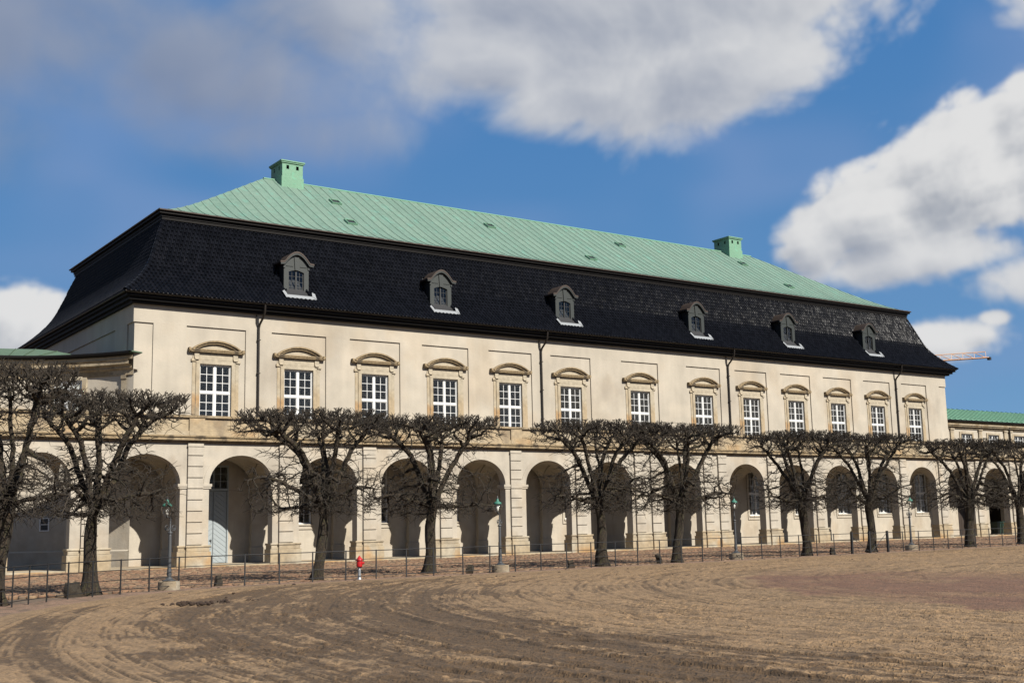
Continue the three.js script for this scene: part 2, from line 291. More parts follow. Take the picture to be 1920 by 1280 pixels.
// ---------------------------------------------------------------- the ground
structure('ground', worldUV(new THREE.PlaneGeometry(1600, 1600).rotateX(-Math.PI / 2).translate(0, -0.05, 0)), M.earth);
{ // raked riding sand: rings round the end of the arena, real furrows, hoof marks and clods
  const rad = []; for (let r = 4; r < 12; r += 0.22) rad.push(r); for (let r = 12; r < 20; r += 0.1) rad.push(r); for (let r = 20; r < 26; r += 0.062) rad.push(r); for (let r = 26; r < 37.5; r += 0.036) rad.push(r); for (let r = 37.5; r < 46; r += 0.3) rad.push(r);
  const nr = rad.length, ths = []; { let a = -201 * D2R; while (a < -28 * D2R) { ths.push(a); a += (a < -152 * D2R ? 0.15 : 0.31) * D2R; } } const nt = ths.length;
  const P = new Float32Array(nr * nt * 3), Cc = new Float32Array(nr * nt * 3), U = new Float32Array(nr * nt * 2), ins = new Uint8Array(nr * nt), I = [];
  for (let i = 0; i < nr; i++) for (let j = 0; j < nt; j++) {
    const k = i * nt + j, r = rad[i], th = ths[j], deg = th / D2R, x = ARENA.x + r * Math.cos(th), z = ARENA.z + r * Math.sin(th);
    const edge = z - fenceZ(x) - 0.25 - 0.16 * Math.max(0, -9 - x), arc = r * th;
    if (edge < -1) { P.set([x, 0, z], k * 3); continue; }
    const wob = (f3(x * 0.16, 1, z * 0.16, 2) - 0.5) * 0.6, long = sstep(29, 24, r);
    // rake lines run round the arena; the tines left broken dashes on the outer track and long lines on the inner one
    const per = lerp(0.145, 0.24, long), row = Math.cos((r + wob * 0.35) * 2 * Math.PI / per), dashN = f3(r * lerp(5.5, 4.2, long) + wob * 2, 2, arc * lerp(0.8, 0.5, long), 2), track = f3((r + wob) * 2.2, 6, arc * 0.05, 2);
    const dash = sstep(-0.2, 0.6, row) * sstep(0.50, 0.64, dashN), deep = sstep(0.60, 0.68, track) * lerp(1, 0.45, long);
    const worn = sstep(0.40, 0.62, f3(x * 0.35, 7, z * 0.35, 3)), lumps = f3(x * 7.5, 9, z * 7.5, 2, 0.65), pit = sstep(0.64, 0.75, n3(r * 6.5, 14, arc * 2.6));
    const pinkE = r + (f3(x * 0.9, 21, z * 0.9, 3) - 0.5) * 2.2, pink = sstep(18.9, 18.1, pinkE) * sstep(8, 12, r) * sstep(-108, -128, deg) * (0.55 + 0.45 * sstep(0.35, 0.6, f3(x * 0.5, 24, z * 0.5, 3)));
    const amp = (sstep(0.2, 4.0, edge) * 0.85 + 0.15) * (1 - pink * 0.6);
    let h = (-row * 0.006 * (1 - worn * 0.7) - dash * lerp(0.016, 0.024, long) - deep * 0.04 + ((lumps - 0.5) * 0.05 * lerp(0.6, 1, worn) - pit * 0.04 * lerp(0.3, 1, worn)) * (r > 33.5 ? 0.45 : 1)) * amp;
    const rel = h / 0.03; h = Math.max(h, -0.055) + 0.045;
    if (edge < 0.6) h -= (0.6 - edge) * 0.06;
    P.set([x, h, z], k * 3); U.set([x, z], k * 2); ins[k] = edge > -0.4 ? 1 : 0;
    // colour of the sand: dry crumbs, damp where turned over on the track, shade painted into furrows and hoof pits, reddish brick dust inside
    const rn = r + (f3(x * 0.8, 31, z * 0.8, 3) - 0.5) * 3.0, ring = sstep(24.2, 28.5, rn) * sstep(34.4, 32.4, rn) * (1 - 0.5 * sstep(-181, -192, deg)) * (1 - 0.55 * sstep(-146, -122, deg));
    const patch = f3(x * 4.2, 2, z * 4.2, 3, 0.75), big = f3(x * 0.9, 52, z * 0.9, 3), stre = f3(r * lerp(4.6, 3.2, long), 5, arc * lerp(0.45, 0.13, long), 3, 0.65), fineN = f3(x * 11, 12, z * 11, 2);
    const wn = lerp(0.5, 1, ring), dampShade = (ring - 0.5) * 0.85 + dash * 0.66 + deep * 0.6 + wn * ((patch - 0.5) * lerp(1.6, 0.9, long) + (big - 0.5) * 0.8 + (stre - 0.5) * lerp(2.0, 1.8, long) + (fineN - 0.5) * 1.1) - rel * 0.1 - lerp(0.17, 0.06, long);
    const dm = Math.max(sstep(-0.16, 0.30, dampShade), pit * 0.55 * lerp(0.4, 1, long)) * sstep(0.2, 2.2, edge);
    let c = mix3([0.242, 0.150, 0.072], [0.262, 0.168, 0.085], f3(x * 0.4, 3, z * 0.4, 3));
    c = mul3(c, 0.80 + fineN * 0.40);
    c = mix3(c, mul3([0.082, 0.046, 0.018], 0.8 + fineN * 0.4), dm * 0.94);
    c = mix3(c, mul3([0.145, 0.068, 0.038], 0.75 + fineN * 0.5), pink * 0.85);
    const near = 1 - sstep(0.2, 1.2, edge); c = mix3(c, [0.235, 0.158, 0.078], near * 0.6);
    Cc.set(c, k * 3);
  }
  for (let i = 0; i < nr - 1; i++) for (let j = 0; j < nt - 1; j++) { const a = i * nt + j, b = a + 1, c = a + nt, d = c + 1; if (ins[a] + ins[b] + ins[c] + ins[d] > 0) I.push(a, b, c, b, d, c); }
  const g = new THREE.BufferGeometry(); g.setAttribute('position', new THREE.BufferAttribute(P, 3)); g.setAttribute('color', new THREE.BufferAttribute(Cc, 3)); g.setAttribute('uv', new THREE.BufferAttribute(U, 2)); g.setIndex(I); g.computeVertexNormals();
  const nn = g.attributes.normal; let below = 0; for (let q = 0; q < nn.count; q += 97) below += Math.sign(nn.getY(q)); if (below < 0) { for (let q = 0; q < I.length; q += 3) { const t = I[q + 1]; I[q + 1] = I[q + 2]; I[q + 2] = t; } g.setIndex(I); g.computeVertexNormals(); }
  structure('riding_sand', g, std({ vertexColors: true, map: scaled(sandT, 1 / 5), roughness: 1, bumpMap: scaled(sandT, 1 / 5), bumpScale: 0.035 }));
  // the rest of the sand, out of the picture
  structure('sand_field', worldUV(new THREE.PlaneGeometry(120, 70).rotateX(-Math.PI / 2).translate(30, -0.04, 66)), std({ color: lin(0.235, 0.155, 0.072), map: scaled(sandT, 1 / 5), roughness: 1 }));
}
function ribbon(path, a, b, y, wob, seed) { // strip along a path, a..b metres to its sand side
  const P = [], U = [], I = [], n = path.length, W = 5, r = rng(seed);
  const off = path.map(() => [(r() - 0.5) * wob, (r() - 0.5) * wob]);
  path.forEach(([x, z], i) => {
    const p = path[Math.max(0, i - 1)], q = path[Math.min(n - 1, i + 1)], dx = q[0] - p[0], dz = q[1] - p[1], l = Math.hypot(dx, dz), nx = -dz / l, nz = dx / l;
    for (let k = 0; k <= W; k++) { const t = lerp(a + off[i][0], b + off[i][1] + 0.15 * Math.max(0, -8.5 - x), k / W), X = x + nx * t, Z = z + nz * t; P.push(X, y + (n3(X * 2, 5, Z * 2) - 0.5) * 0.02 - (k === W ? 0.07 : k === 0 ? 0.05 : 0), Z); U.push(X, Z); }
    if (i) for (let k = 0; k < W; k++) { const A = (i - 1) * (W + 1) + k, Bq = A + W + 1; I.push(A, A + 1, Bq, A + 1, Bq + 1, Bq); }
  });
  const g = new THREE.BufferGeometry(); g.setAttribute('position', new THREE.Float32BufferAttribute(P, 3)); g.setAttribute('uv', new THREE.Float32BufferAttribute(U, 2)); g.setIndex(I); g.computeVertexNormals();
  if (g.attributes.normal.getY(0) < 0) { for (let q = 0; q < I.length; q += 3) { const t = I[q + 1]; I[q + 1] = I[q + 2]; I[q + 2] = t; } g.setIndex(I); g.computeVertexNormals(); }
  return g;
}
{
  const dense = []; for (let i = 0; i < POSTS.length - 1; i++) for (let k = 0; k < 4; k++) dense.push([lerp(POSTS[i][0], POSTS[i + 1][0], k / 4), lerp(POSTS[i][1], POSTS[i + 1][1], k / 4)]);
  structure('gravel_verge', ribbon(dense, -0.9, 0.62, 0.03, 0.3, 5), M.gravel);
}
{ // rounded cobbles between the fence and the arcade
  const s = new THREE.Shape(); const w = 0.1, h = 0.075; s.moveTo(-w, -h * 0.7); s.lineTo(-w * 0.75, -h); s.lineTo(w * 0.75, -h); s.lineTo(w, -h * 0.7); s.lineTo(w, h * 0.7); s.lineTo(w * 0.75, h); s.lineTo(-w * 0.75, h); s.lineTo(-w, h * 0.7); s.closePath();
  const g = new THREE.ExtrudeGeometry(s, { depth: 0.05, bevelEnabled: true, bevelThickness: 0.02, bevelSize: 0.018, bevelSegments: 1, curveSegments: 1 }).rotateX(-Math.PI / 2);
  const r = rng(12), list = [];
  for (let z = 4.25; z < 24.6; z += 0.19) {
    const wide = z < 7.2;
    const x0 = -26, x1 = lerp(84, 46, (z - 4) / 20.6);
    for (let x = x0 + r() * 0.2; x < x1; x += 0.245 + r() * 0.05) { if (z > fenceZ(x) - 0.75) continue; if (z > 7.5 && r() < 0.12) continue; list.push([x, z + (r() - 0.5) * 0.05, wide]); }
  }
  const im = new THREE.InstancedMesh(g, std({ color: lin(1, 1, 1), map: scaled(stoneT, 1 / 1.5), roughness: 0.9 }), list.length), o = new THREE.Object3D(), col = new THREE.Color();
  list.forEach(([x, z, wide], i) => {
    o.position.set(x, -0.055 + r() * 0.018 + sstep(8, 4.5, z) * 0.05 * (wide ? 1 : 0), z); o.rotation.set((r() - 0.5) * 0.12, (wide ? 0.6 : 0) + (r() - 0.5) * 0.35, (r() - 0.5) * 0.12); o.scale.set(0.8 + r() * 0.35, 0.9 + r() * 0.3, 0.85 + r() * 0.3); o.updateMatrix(); im.setMatrixAt(i, o.matrix);
    const k = 0.6 + r() * 0.55, t = r(); const c = t < 0.4 ? [0.33, 0.215, 0.165] : t < 0.65 ? [0.29, 0.205, 0.155] : t < 0.82 ? [0.21, 0.175, 0.155] : [0.38, 0.30, 0.24];
    im.setColorAt(i, col.setRGB(c[0] * k * 0.86, c[1] * k * 0.86, c[2] * k * 0.86));
  });
  im.name = 'cobblestones'; im.castShadow = im.receiveShadow = true; im.userData = { kind: 'stuff', label: 'reddish cobblestones paving the strip between fence and arcade', category: 'cobblestones' }; scene.add(im);
}

// ---------------------------------------------------------------- windows shared by the main block and the wings
function sashGeo(hw, y0, y1, z, cols, rows, split = true) { // white frame with mullion, transom and glazing bars; returns frame boxes and the panes' places
  const f = [], panes = [], d = 0.07, o = 0.055, mu = split ? 0.062 : 0.03, tr = 0.062, gb = 0.016, ym = (y0 + y1) / 2;
  f.push(bx(-hw, -hw + o, y0, y1, z - 0.1, z + 0.03), bx(hw - o, hw, y0, y1, z - 0.1, z + 0.03), bx(-hw + o, hw - o, y1 - o, y1, z - 0.1, z + 0.03), bx(-hw + o, hw - o, y0, y0 + o, z - 0.1, z + 0.03));
  f.push(bx(-mu, mu, y0 + o, y1 - o, z - 0.08, z + 0.015)); f.push(bx(-hw + o, -mu, ym - tr, ym + tr, z - 0.08, z + 0.02), bx(mu, hw - o, ym - tr, ym + tr, z - 0.08, z + 0.02));
  for (const [xa, xb] of [[-hw + o, -mu], [mu, hw - o]]) for (const [ya, yb] of [[y0 + o, ym - tr], [ym + tr, y1 - o]]) {
    const st = 0.035; // casement stiles
    f.push(bx(xa, xa + st, ya, yb, z - d, z - 0.01), bx(xb - st, xb, ya, yb, z - d, z - 0.01), bx(xa + st, xb - st, ya, ya + st, z - d, z - 0.01), bx(xa + st, xb - st, yb - st, yb, z - d, z - 0.01));
    const X0 = xa + st, X1 = xb - st, Y0 = ya + st, Y1 = yb - st, w = (X1 - X0) / cols, h = (Y1 - Y0) / rows;
    for (let c = 1; c < cols; c++) f.push(bx(X0 + c * w - gb, X0 + c * w + gb, Y0, Y1, z - 0.055, z - 0.015));
    for (let r = 1; r < rows; r++) f.push(bx(X0, X1, Y0 + r * h - gb, Y0 + r * h + gb, z - 0.053, z - 0.017));
    for (let c = 0; c < cols; c++) for (let r = 0; r < rows; r++) panes.push([X0 + (c + 0.5) * w, Y0 + (r + 0.5) * h, w, h]);
  }
  return { frame: merge(f), panes, pane: new THREE.PlaneGeometry(panes[0][2], panes[0][3]), z: z - 0.04 };
}
const paneR = rng(404);
function placeSash(win, s, frameMat = M.white) {
  mesh('sash_frame', s.frame, frameMat, win, true);
  for (const [x, y] of s.panes) { const p = mesh('pane', s.pane, M.glass, win, true); p.position.set(x, y, s.z); p.rotation.set((paneR() - 0.5) * 0.012, (paneR() - 0.5) * 0.012, 0); }
}

// ---------------------------------------------------------------- the main block
const palace = thing('palace_building', 'long cream palace building with black tiled mansard and green copper roof', 'building', [31.2, 0, -11]);
{ // upper storey: wall plane set back behind a frieze and flat vertical strips
  const T = 13.04, back = -0.085;
  const strips = []; let x = -3.56;
  for (let i = 0; i < 13; i++) { strips.push([x, CX[i] - 1.72]); x = CX[i] + 1.72; } strips.push([x, 65.95]);
  mesh('frieze', bx(XL, XR, T, 14.02, -0.45, 0), M.plaster, palace);
  for (const [a, b] of strips) mesh('wall_strip', bx(a, b, 6.9, T - 0.001, back + 0.001, -0.001), M.plaster, palace);
  // recessed wall fields with a window opening in each
  const half = [-4.56, ...CX.slice(0, 12).map((c, i) => (c + CX[i + 1]) / 2), XR];
  const winTop = 10.98, winBot = 7.88, hw = 0.91;
  CX.forEach((c, i) => {
    const s = shapeOf([[half[i], 6.9], [half[i + 1], 6.9], [half[i + 1], T], [half[i], T]]);
    const hole = new THREE.Path(); hole.moveTo(c - hw, winBot); hole.lineTo(c - hw, winTop); hole.lineTo(c + hw, winTop); hole.lineTo(c + hw, winBot); hole.closePath(); s.holes.push(hole);
    mesh('wall_field', ext(s, -0.45, back), M.plaster, palace);
  });
  // side and rear walls, floors inside
  mesh('side_wall', bx(XL, XL + 0.4, 0.0, T, ZB, -0.451), M.plaster, palace); mesh('side_wall', bx(XR - 0.4, XR, 0.0, T, ZB, -0.451), M.plaster, palace);
  mesh('side_wall_strip', merge([bx(XL - 0.08, XL - 0.001, T, 14.02, ZB, 0.0), bx(XL - 0.08, XL - 0.001, 10.2, T - 0.001, -21.9, -20.5), bx(XL - 0.08, XL - 0.001, 10.2, T - 0.001, -3.2, -1.1)]), M.plaster, palace);
  mesh('rear_wall', bx(XL, XR, 0, 14.02, ZB - 0.4, ZB - 0.001), M.plaster, palace);
  mesh('upper_floor', bx(XL + 0.401, XR - 0.401, 6.6, 6.9, ZB, -0.46), M.room, palace); mesh('ceiling', bx(XL + 0.401, XR - 0.401, 13.6, 13.9, ZB, -0.46), M.room, palace);
  mesh('inner_wall', bx(XL + 0.401, XR - 0.401, 0.1, 13.59, -6.3, -6.0), M.room, palace);
  // windows
  const sash = sashGeo(hw, winBot, winTop, -0.19, 2, 3);
  const su = []; // stone surround, local to the window's axis
  for (const q of [-1, 1]) { const a = (u, v) => q < 0 ? [-v, -u] : [u, v];
    su.push(cbx(...a(0.912, 1.14), 7.7, 11.2, back - 0.2, back + 0.07)); su.push(cbx(...a(1.145, 1.34), 7.7, 11.42, back, back + 0.035)); su.push(cbx(...a(1.16, 1.42), 11.1, 11.24, back, back + 0.10)); su.push(cbx(...a(0.98, 1.26), 11.25, 11.62, back, back + 0.12)); su.push(cbx(...a(1.0, 1.24), 11.2, 11.3, back, back + 0.16)); }
  su.push(cbx(-1.14, 1.14, 10.982, 11.2, back - 0.2, back + 0.075), cbx(-0.975, 0.975, 11.205, 11.62, back, back + 0.05));
  const surround = merge(su), sill = cbx(-1.3, 1.3, 7.72, 7.878, back - 0.2, back + 0.16);
  const R = 2.33, yc = 12.3 - R, arcPts = (r, x0) => { const p = [], a0 = Math.asin(x0 / r); for (let k = 0; k <= 16; k++) { const a = -a0 + 2 * a0 * k / 16; p.push([Math.sin(a) * r, yc + Math.cos(a) * r]); } return p; };
  const band = (r1, r2, x1, x2) => shapeOf([...arcPts(r1, x1), ...arcPts(r2, x2).reverse()]);
  const pediment = merge([cbx(-1.6, 1.6, 11.62, 11.70, back, back + 0.24), cbx(-1.62, 1.62, 11.70, 11.79, back, back + 0.28), ext(band(R, R - 0.08, 1.58, 1.5), back, back + 0.28), ext(band(R - 0.08, R - 0.18, 1.5, 1.38), back, back + 0.19), bx(-1.6, -1.5, 11.792, 11.85, back, back + 0.26), bx(1.5, 1.6, 11.792, 11.85, back, back + 0.26)]);
  const tymp = ext(shapeOf([...arcPts(R - 0.2, 1.36), [1.36, 11.81], [-1.36, 11.81]]), back, back + 0.04);
  CX.forEach((c) => { const w = partGroup('window', palace, c, 0, 0); placeSash(w, sash); mesh('stone_surround', surround, M.stone, w, true); mesh('window_sill', sill, M.stone, w, true); mesh('pediment', pediment, M.weathered, w, true); mesh('tympanum', tymp, M.stone, w, true); });
  // ground floor wall behind the arcade, with tall windows and one door
  const gs = shapeOf([[XL, 0.1], [XR, 0.1], [XR, 6.89], [XL, 6.89]]), g0 = 2.15, g1 = 5.43, gh = 0.85;
  CX.forEach((c, i) => { const p = new THREE.Path(), b = i ? g0 : 0.14; p.moveTo(c - gh, b); p.lineTo(c - gh, g1); p.lineTo(c + gh, g1); p.lineTo(c + gh, b); p.closePath(); gs.holes.push(p); });
  mesh('ground_floor_wall', ext(gs, -0.45, -0.03), M.plasterLow, palace);
  const lows = sashGeo(gh, g0, g1, -0.16, 2, 3), lsur = merge([cbx(-1.05, -0.852, 1.85, 5.62, -0.029, 0.03), cbx(0.852, 1.05, 1.85, 5.62, -0.029, 0.03), cbx(-0.851, 0.851, 5.432, 5.62, -0.029, 0.03), cbx(-0.851, 0.851, 1.85, 2.148, -0.029, 0.03), cbx(-0.95, 0.95, 2.06, 2.149, 0.031, 0.09)]);
  CX.forEach((c, i) => { if (!i) return; const w = partGroup('window', palace, c, 0, 0); placeSash(w, lows); mesh('stone_surround', lsur, M.plasterLow, w, true); });
  // blue door with herringbone boards and a glazed light over it
  const door = partGroup('door', palace, CX[0], 0, 0);
  mesh('door_frame', merge([cbx(-0.85, -0.77, 0.14, 5.43, -0.2, -0.02), cbx(0.77, 0.85, 0.14, 5.43, -0.2, -0.02), cbx(-0.769, 0.769, 4.03, 4.17, -0.2, -0.02), cbx(-0.769, 0.769, 5.33, 5.43, -0.2, -0.02), bx(-0.03, 0.03, 4.171, 5.329, -0.17, -0.04), bx(-0.4, -0.37, 4.171, 5.329, -0.15, -0.06), bx(0.37, 0.4, 4.171, 5.329, -0.15, -0.06), bx(-0.768, 0.768, 4.54, 4.57, -0.149, -0.061), bx(-0.768, 0.768, 4.93, 4.96, -0.149, -0.061)]), M.bluedoor, door, true);
  const lightPane = new THREE.PlaneGeometry(0.345, 0.37);
  for (const x of [-0.585, -0.2, 0.2, 0.585]) for (const y of [4.36, 4.75, 5.14]) mesh('pane', lightPane, M.glass, door, true).position.set(x, y, -0.1);
  for (const q of [-1, 1]) {
    mesh('door_leaf', bx(q < 0 ? -0.768 : 0.012, q < 0 ? -0.012 : 0.768, 0.15, 4.02, -0.16, -0.115), M.bluedoor, door, true);
    const x0 = 0.03, x1 = 0.755, sl = 0.75;
    for (let y = -0.35; y < 4; y += 0.262) { // each board a parallelogram, cut to the leaf
      const pts = []; const yy = (x) => y + (x1 - x) * sl; const cl = (v) => clamp(v, 0.17, 3.99);
      for (const xx of [x0, (x0 + x1) / 2, x1]) pts.push([xx, cl(yy(xx) + 0.006)]); for (const xx of [x1, (x0 + x1) / 2, x0]) pts.push([xx, cl(yy(xx) + 0.25)]);
      let area = 0; pts.forEach(([a, b], i) => { const [c, d] = pts[(i + 1) % 6]; area += a * d - b * c; }); if (Math.abs(area) < 0.05) continue;
      mesh('door_board', ext(shapeOf(q < 0 ? pts.map(([a, b]) => [-a, b]).reverse() : pts), -0.114, -0.093), M.bluedoor, door, true);
    }
  }
  mesh('door_handle', merge([bx(-0.12, -0.08, 1.25, 1.42, -0.092, -0.06), bx(-0.2, -0.08, 1.36, 1.385, -0.06, -0.035), bx(-0.11, -0.07, 1.0, 1.06, -0.092, -0.07)]), M.iron, door, true);
  // eaves and the cornice under the copper
  mesh('eaves_cornice', merge([bx(XL - 0.28, XR + 0.28, 14.021, 14.16, ZB - 0.7, 0.28), bx(XL - 0.48, XR + 0.48, 14.161, 14.3, ZB - 0.9, 0.48), bx(XL - 0.5, XR + 0.5, 14.301, 14.33, ZB - 0.9, 0.53), bx(XL - 0.66, XR + 0.66, 14.331, 14.52, ZB - 1.1, 0.66)]), M.dark, palace);
  mesh('gutter', merge([tubeGeo([V(XL - 0.8, 14.53, 0.78), V(XR + 0.6, 14.53, 0.78)], [0.075, 0.075], 8), tubeGeo([V(XL - 0.8, 14.53, 0.78), V(XL - 0.8, 14.53, ZB - 0.8)], [0.075, 0.075], 8)]), M.gutter, palace);
  const pipeR = 0.065;
  for (const px of [2.45, 22.45, 39.92, 59.87]) {
    const d = partGroup('downpipe', palace, px, 0, 0);
    mesh('pipe', merge([tubeGeo([V(0.1, 14.48, 0.74), V(0.1, 14.05, 0.7), V(0.08, 13.75, 0.5), V(0.02, 13.42, 0.18), V(0, 13.2, 0.1), V(0, 6.9, 0.1)], Array(6).fill(pipeR), 8), tubeGeo([V(-0.13, 13.98, 0.07), V(-0.12, 13.5, 0.07), V(0, 13.25, 0.1)], [0.035, 0.035, 0.035], 6)]), M.gutter, d, true);
    for (const y of [12.5, 10.6, 8.7]) mesh('pipe_clamp', bx(-0.09, 0.09, y, y + 0.05, 0, 0.18), M.gutter, d, true);
  }
}
// profile of the tiled mansard: offset outward from the wall plane, height
const MY0 = 14.56, MY1 = 19.5, mOff = (t) => 0.82 - 2.97 * (t < 0.5 ? 2.14 * t - 1.52 * t * t : 0.69 + 0.62 * (t - 0.5)), mY = (t) => lerp(MY0, MY1, t);
{
  const roof = partGroup('tiled_roof', palace);
  roof.position.set(0, 0, 0).sub(palace.position);
  // boarding under the tiles, all four sides
  const N = 18, rings = []; for (let k = 0; k <= N; k++) { const t = k / N, o = mOff(t) - 0.03, y = mY(t) - 0.01; rings.push([[XL - o, y, o], [XR + o, y, o], [XR + o, y, ZB - o], [XL - o, y, ZB - o]]); }
  const P = []; for (let k = 0; k < N; k++) for (let s = 0; s < 4; s++) { const a = rings[k][s], b = rings[k][(s + 1) % 4], c = rings[k + 1][(s + 1) % 4], d = rings[k + 1][s]; P.push(...a, ...b, ...c, ...a, ...c, ...d); }
  const bg = new THREE.BufferGeometry(); bg.setAttribute('position', new THREE.Float32BufferAttribute(P, 3)); bg.computeVertexNormals(); worldUV(bg);
  mesh('roof_boarding', bg, M.tileBase, roof, true);
  // one glazed pantile: S profile, lower lip
  const w = 0.262, L = 0.36, th = 0.022, seg = 6, prof = (u) => 0.042 * Math.cos((u - 0.28) * 2 * Math.PI) * (u < 0.78 ? 1 : 0.9), tp = [], idx = [];
  for (const [yy, lift] of [[-L / 2, 0.014], [L / 2, 0]]) for (let i = 0; i <= seg; i++) { const u = i / seg; tp.push((u - 0.5) * w, yy, prof(u) + lift); }
  for (let i = 0; i <= seg; i++) { const u = i / seg; tp.push((u - 0.5) * w, -L / 2 + 0.004, prof(u) + 0.0); }
  for (let i = 0; i < seg; i++) { const a = i, b = i + 1, c = seg + 1 + i, d = c + 1, e = 2 * (seg + 1) + i, f = e + 1; idx.push(a, b, c, b, d, c, e, f, a, f, b, a); }
  let tg = new THREE.BufferGeometry(); tg.setAttribute('position', new THREE.Float32BufferAttribute(tp, 3)); tg.setIndex(idx); tg.computeVertexNormals();
  tg.setAttribute('uv', new THREE.Float32BufferAttribute(new Array(tp.length / 3 * 2).fill(0), 2));
  // rows by arc length
  const rowsT = []; { let acc = 0, last = 0, step = 0.285, want = 0.1; const S = 4000; let po = mOff(0), py = mY(0); for (let k = 1; k <= S; k++) { const t = k / S, o = mOff(t), y = mY(t); acc += Math.hypot(o - po, y - py); po = o; py = y; if (acc >= want) { rowsT.push(t); want += step; } } }
  const rr = rng(99), tiles = [], cols = 0.247;
  const dormX = [5, 15, 25, 37.41, 47.41, 57.41];
  rowsT.forEach((t) => {
    const o = mOff(t), y = mY(t), e = 1e-3, so = (mOff(Math.min(1, t + e)) - mOff(t - e)), sy = mY(Math.min(1, t + e)) - mY(t - e), sl = Math.hypot(so, sy), up = [so / sl, sy / sl]; // (outward, y) of the up-slope direction
    // front
    for (let x = XL - o + 0.16; x < XR + o - 0.1; x += cols) { if (dormX.some((d) => Math.abs(x - d) < 0.72 && y > 15.3 && y < 17.6)) continue; tiles.push({ p: V(x, y, o), X: V(1, 0, 0), Y: V(0, up[1], up[0]) }); }
    // left end
    for (let z = o - 0.16; z > ZB - o + 0.1; z -= cols) tiles.push({ p: V(XL - o, y, z), X: V(0, 0, 1), Y: V(-up[0], up[1], 0) });
  });
  const m4 = new THREE.Matrix4(), cam = camera.position;
  for (const q of tiles) { q.d = q.p.distanceTo(cam) + (q.X.z ? 40 : 0); const Z = V().crossVectors(q.X, q.Y).normalize(); q.m = new THREE.Matrix4().makeBasis(q.X, q.Y, Z).setPosition(q.p.addScaledVector(Z, 0.035)); m4.makeRotationFromEuler(new THREE.Euler((rr() - 0.5) * 0.06, (rr() - 0.5) * 0.06, (rr() - 0.5) * 0.04)); q.m.multiply(m4); }
  tiles.sort((a, b) => a.d - b.d);
  for (const q of tiles.slice(0, 300)) { const t = mesh('roof_tile', tg, tileMats[Math.floor(rr() * 3)], roof, true); t.matrix.copy(q.m); t.matrix.decompose(t.position, t.quaternion, t.scale); }
  const rest = tiles.slice(300), im = new THREE.InstancedMesh(tg, tileMats[1], rest.length), cc = new THREE.Color();
  rest.forEach((q, i) => { im.setMatrixAt(i, q.m); const k = 0.7 + rr() * 0.6; im.setColorAt(i, cc.setRGB(k, k, k)); });
  im.name = 'roof_tiles'; im.userData.kind = 'stuff'; im.castShadow = im.receiveShadow = true; roof.add(im);
  // hip tiles up the two front corners
  const hg = new THREE.CylinderGeometry(0.10, 0.13, 0.36, 8, 1, true, -Math.PI / 2, Math.PI);
  for (const q of [-1, 1]) rowsT.forEach((t, i) => {
    const t2 = Math.min(1, t + 0.05), o = mOff(t), o2 = mOff(t2), a = V(q < 0 ? XL - o : XR + o, mY(t), o), b = V(q < 0 ? XL - o2 : XR + o2, mY(t2), o2), d = b.clone().sub(a).normalize(), out = V(q, 0.25, 1); out.addScaledVector(d, -out.dot(d)).normalize();
    const h = mesh('hip_tile', hg, tileMats[i % 3], roof, true); h.quaternion.setFromRotationMatrix(new THREE.Matrix4().makeBasis(V().crossVectors(d, out), d, out)); h.position.copy(a).addScaledVector(out, 0.0).addScaledVector(d, 0.05);
  });
  mesh('upper_cornice', merge([bx(XL + 2.0, XR - 2.0, 19.4, 19.56, ZB + 2.0, -2.0), bx(XL + 1.95, XR - 1.95, 19.561, 19.72, ZB + 1.95, -1.95), bx(XL + 1.8, XR - 1.8, 19.721, 19.9, ZB + 1.8, -1.8)]), M.dark, palace);
  mesh('copper_edge', merge([tubeGeo([V(XL + 1.74, 19.9, -1.74), V(XR - 1.74, 19.9, -1.74)], [0.055, 0.055], 6), tubeGeo([V(XL + 1.74, 19.9, -1.74), V(XL + 1.74, 19.9, ZB + 1.74)], [0.055, 0.055], 6)]), M.copperBrown, palace);
}
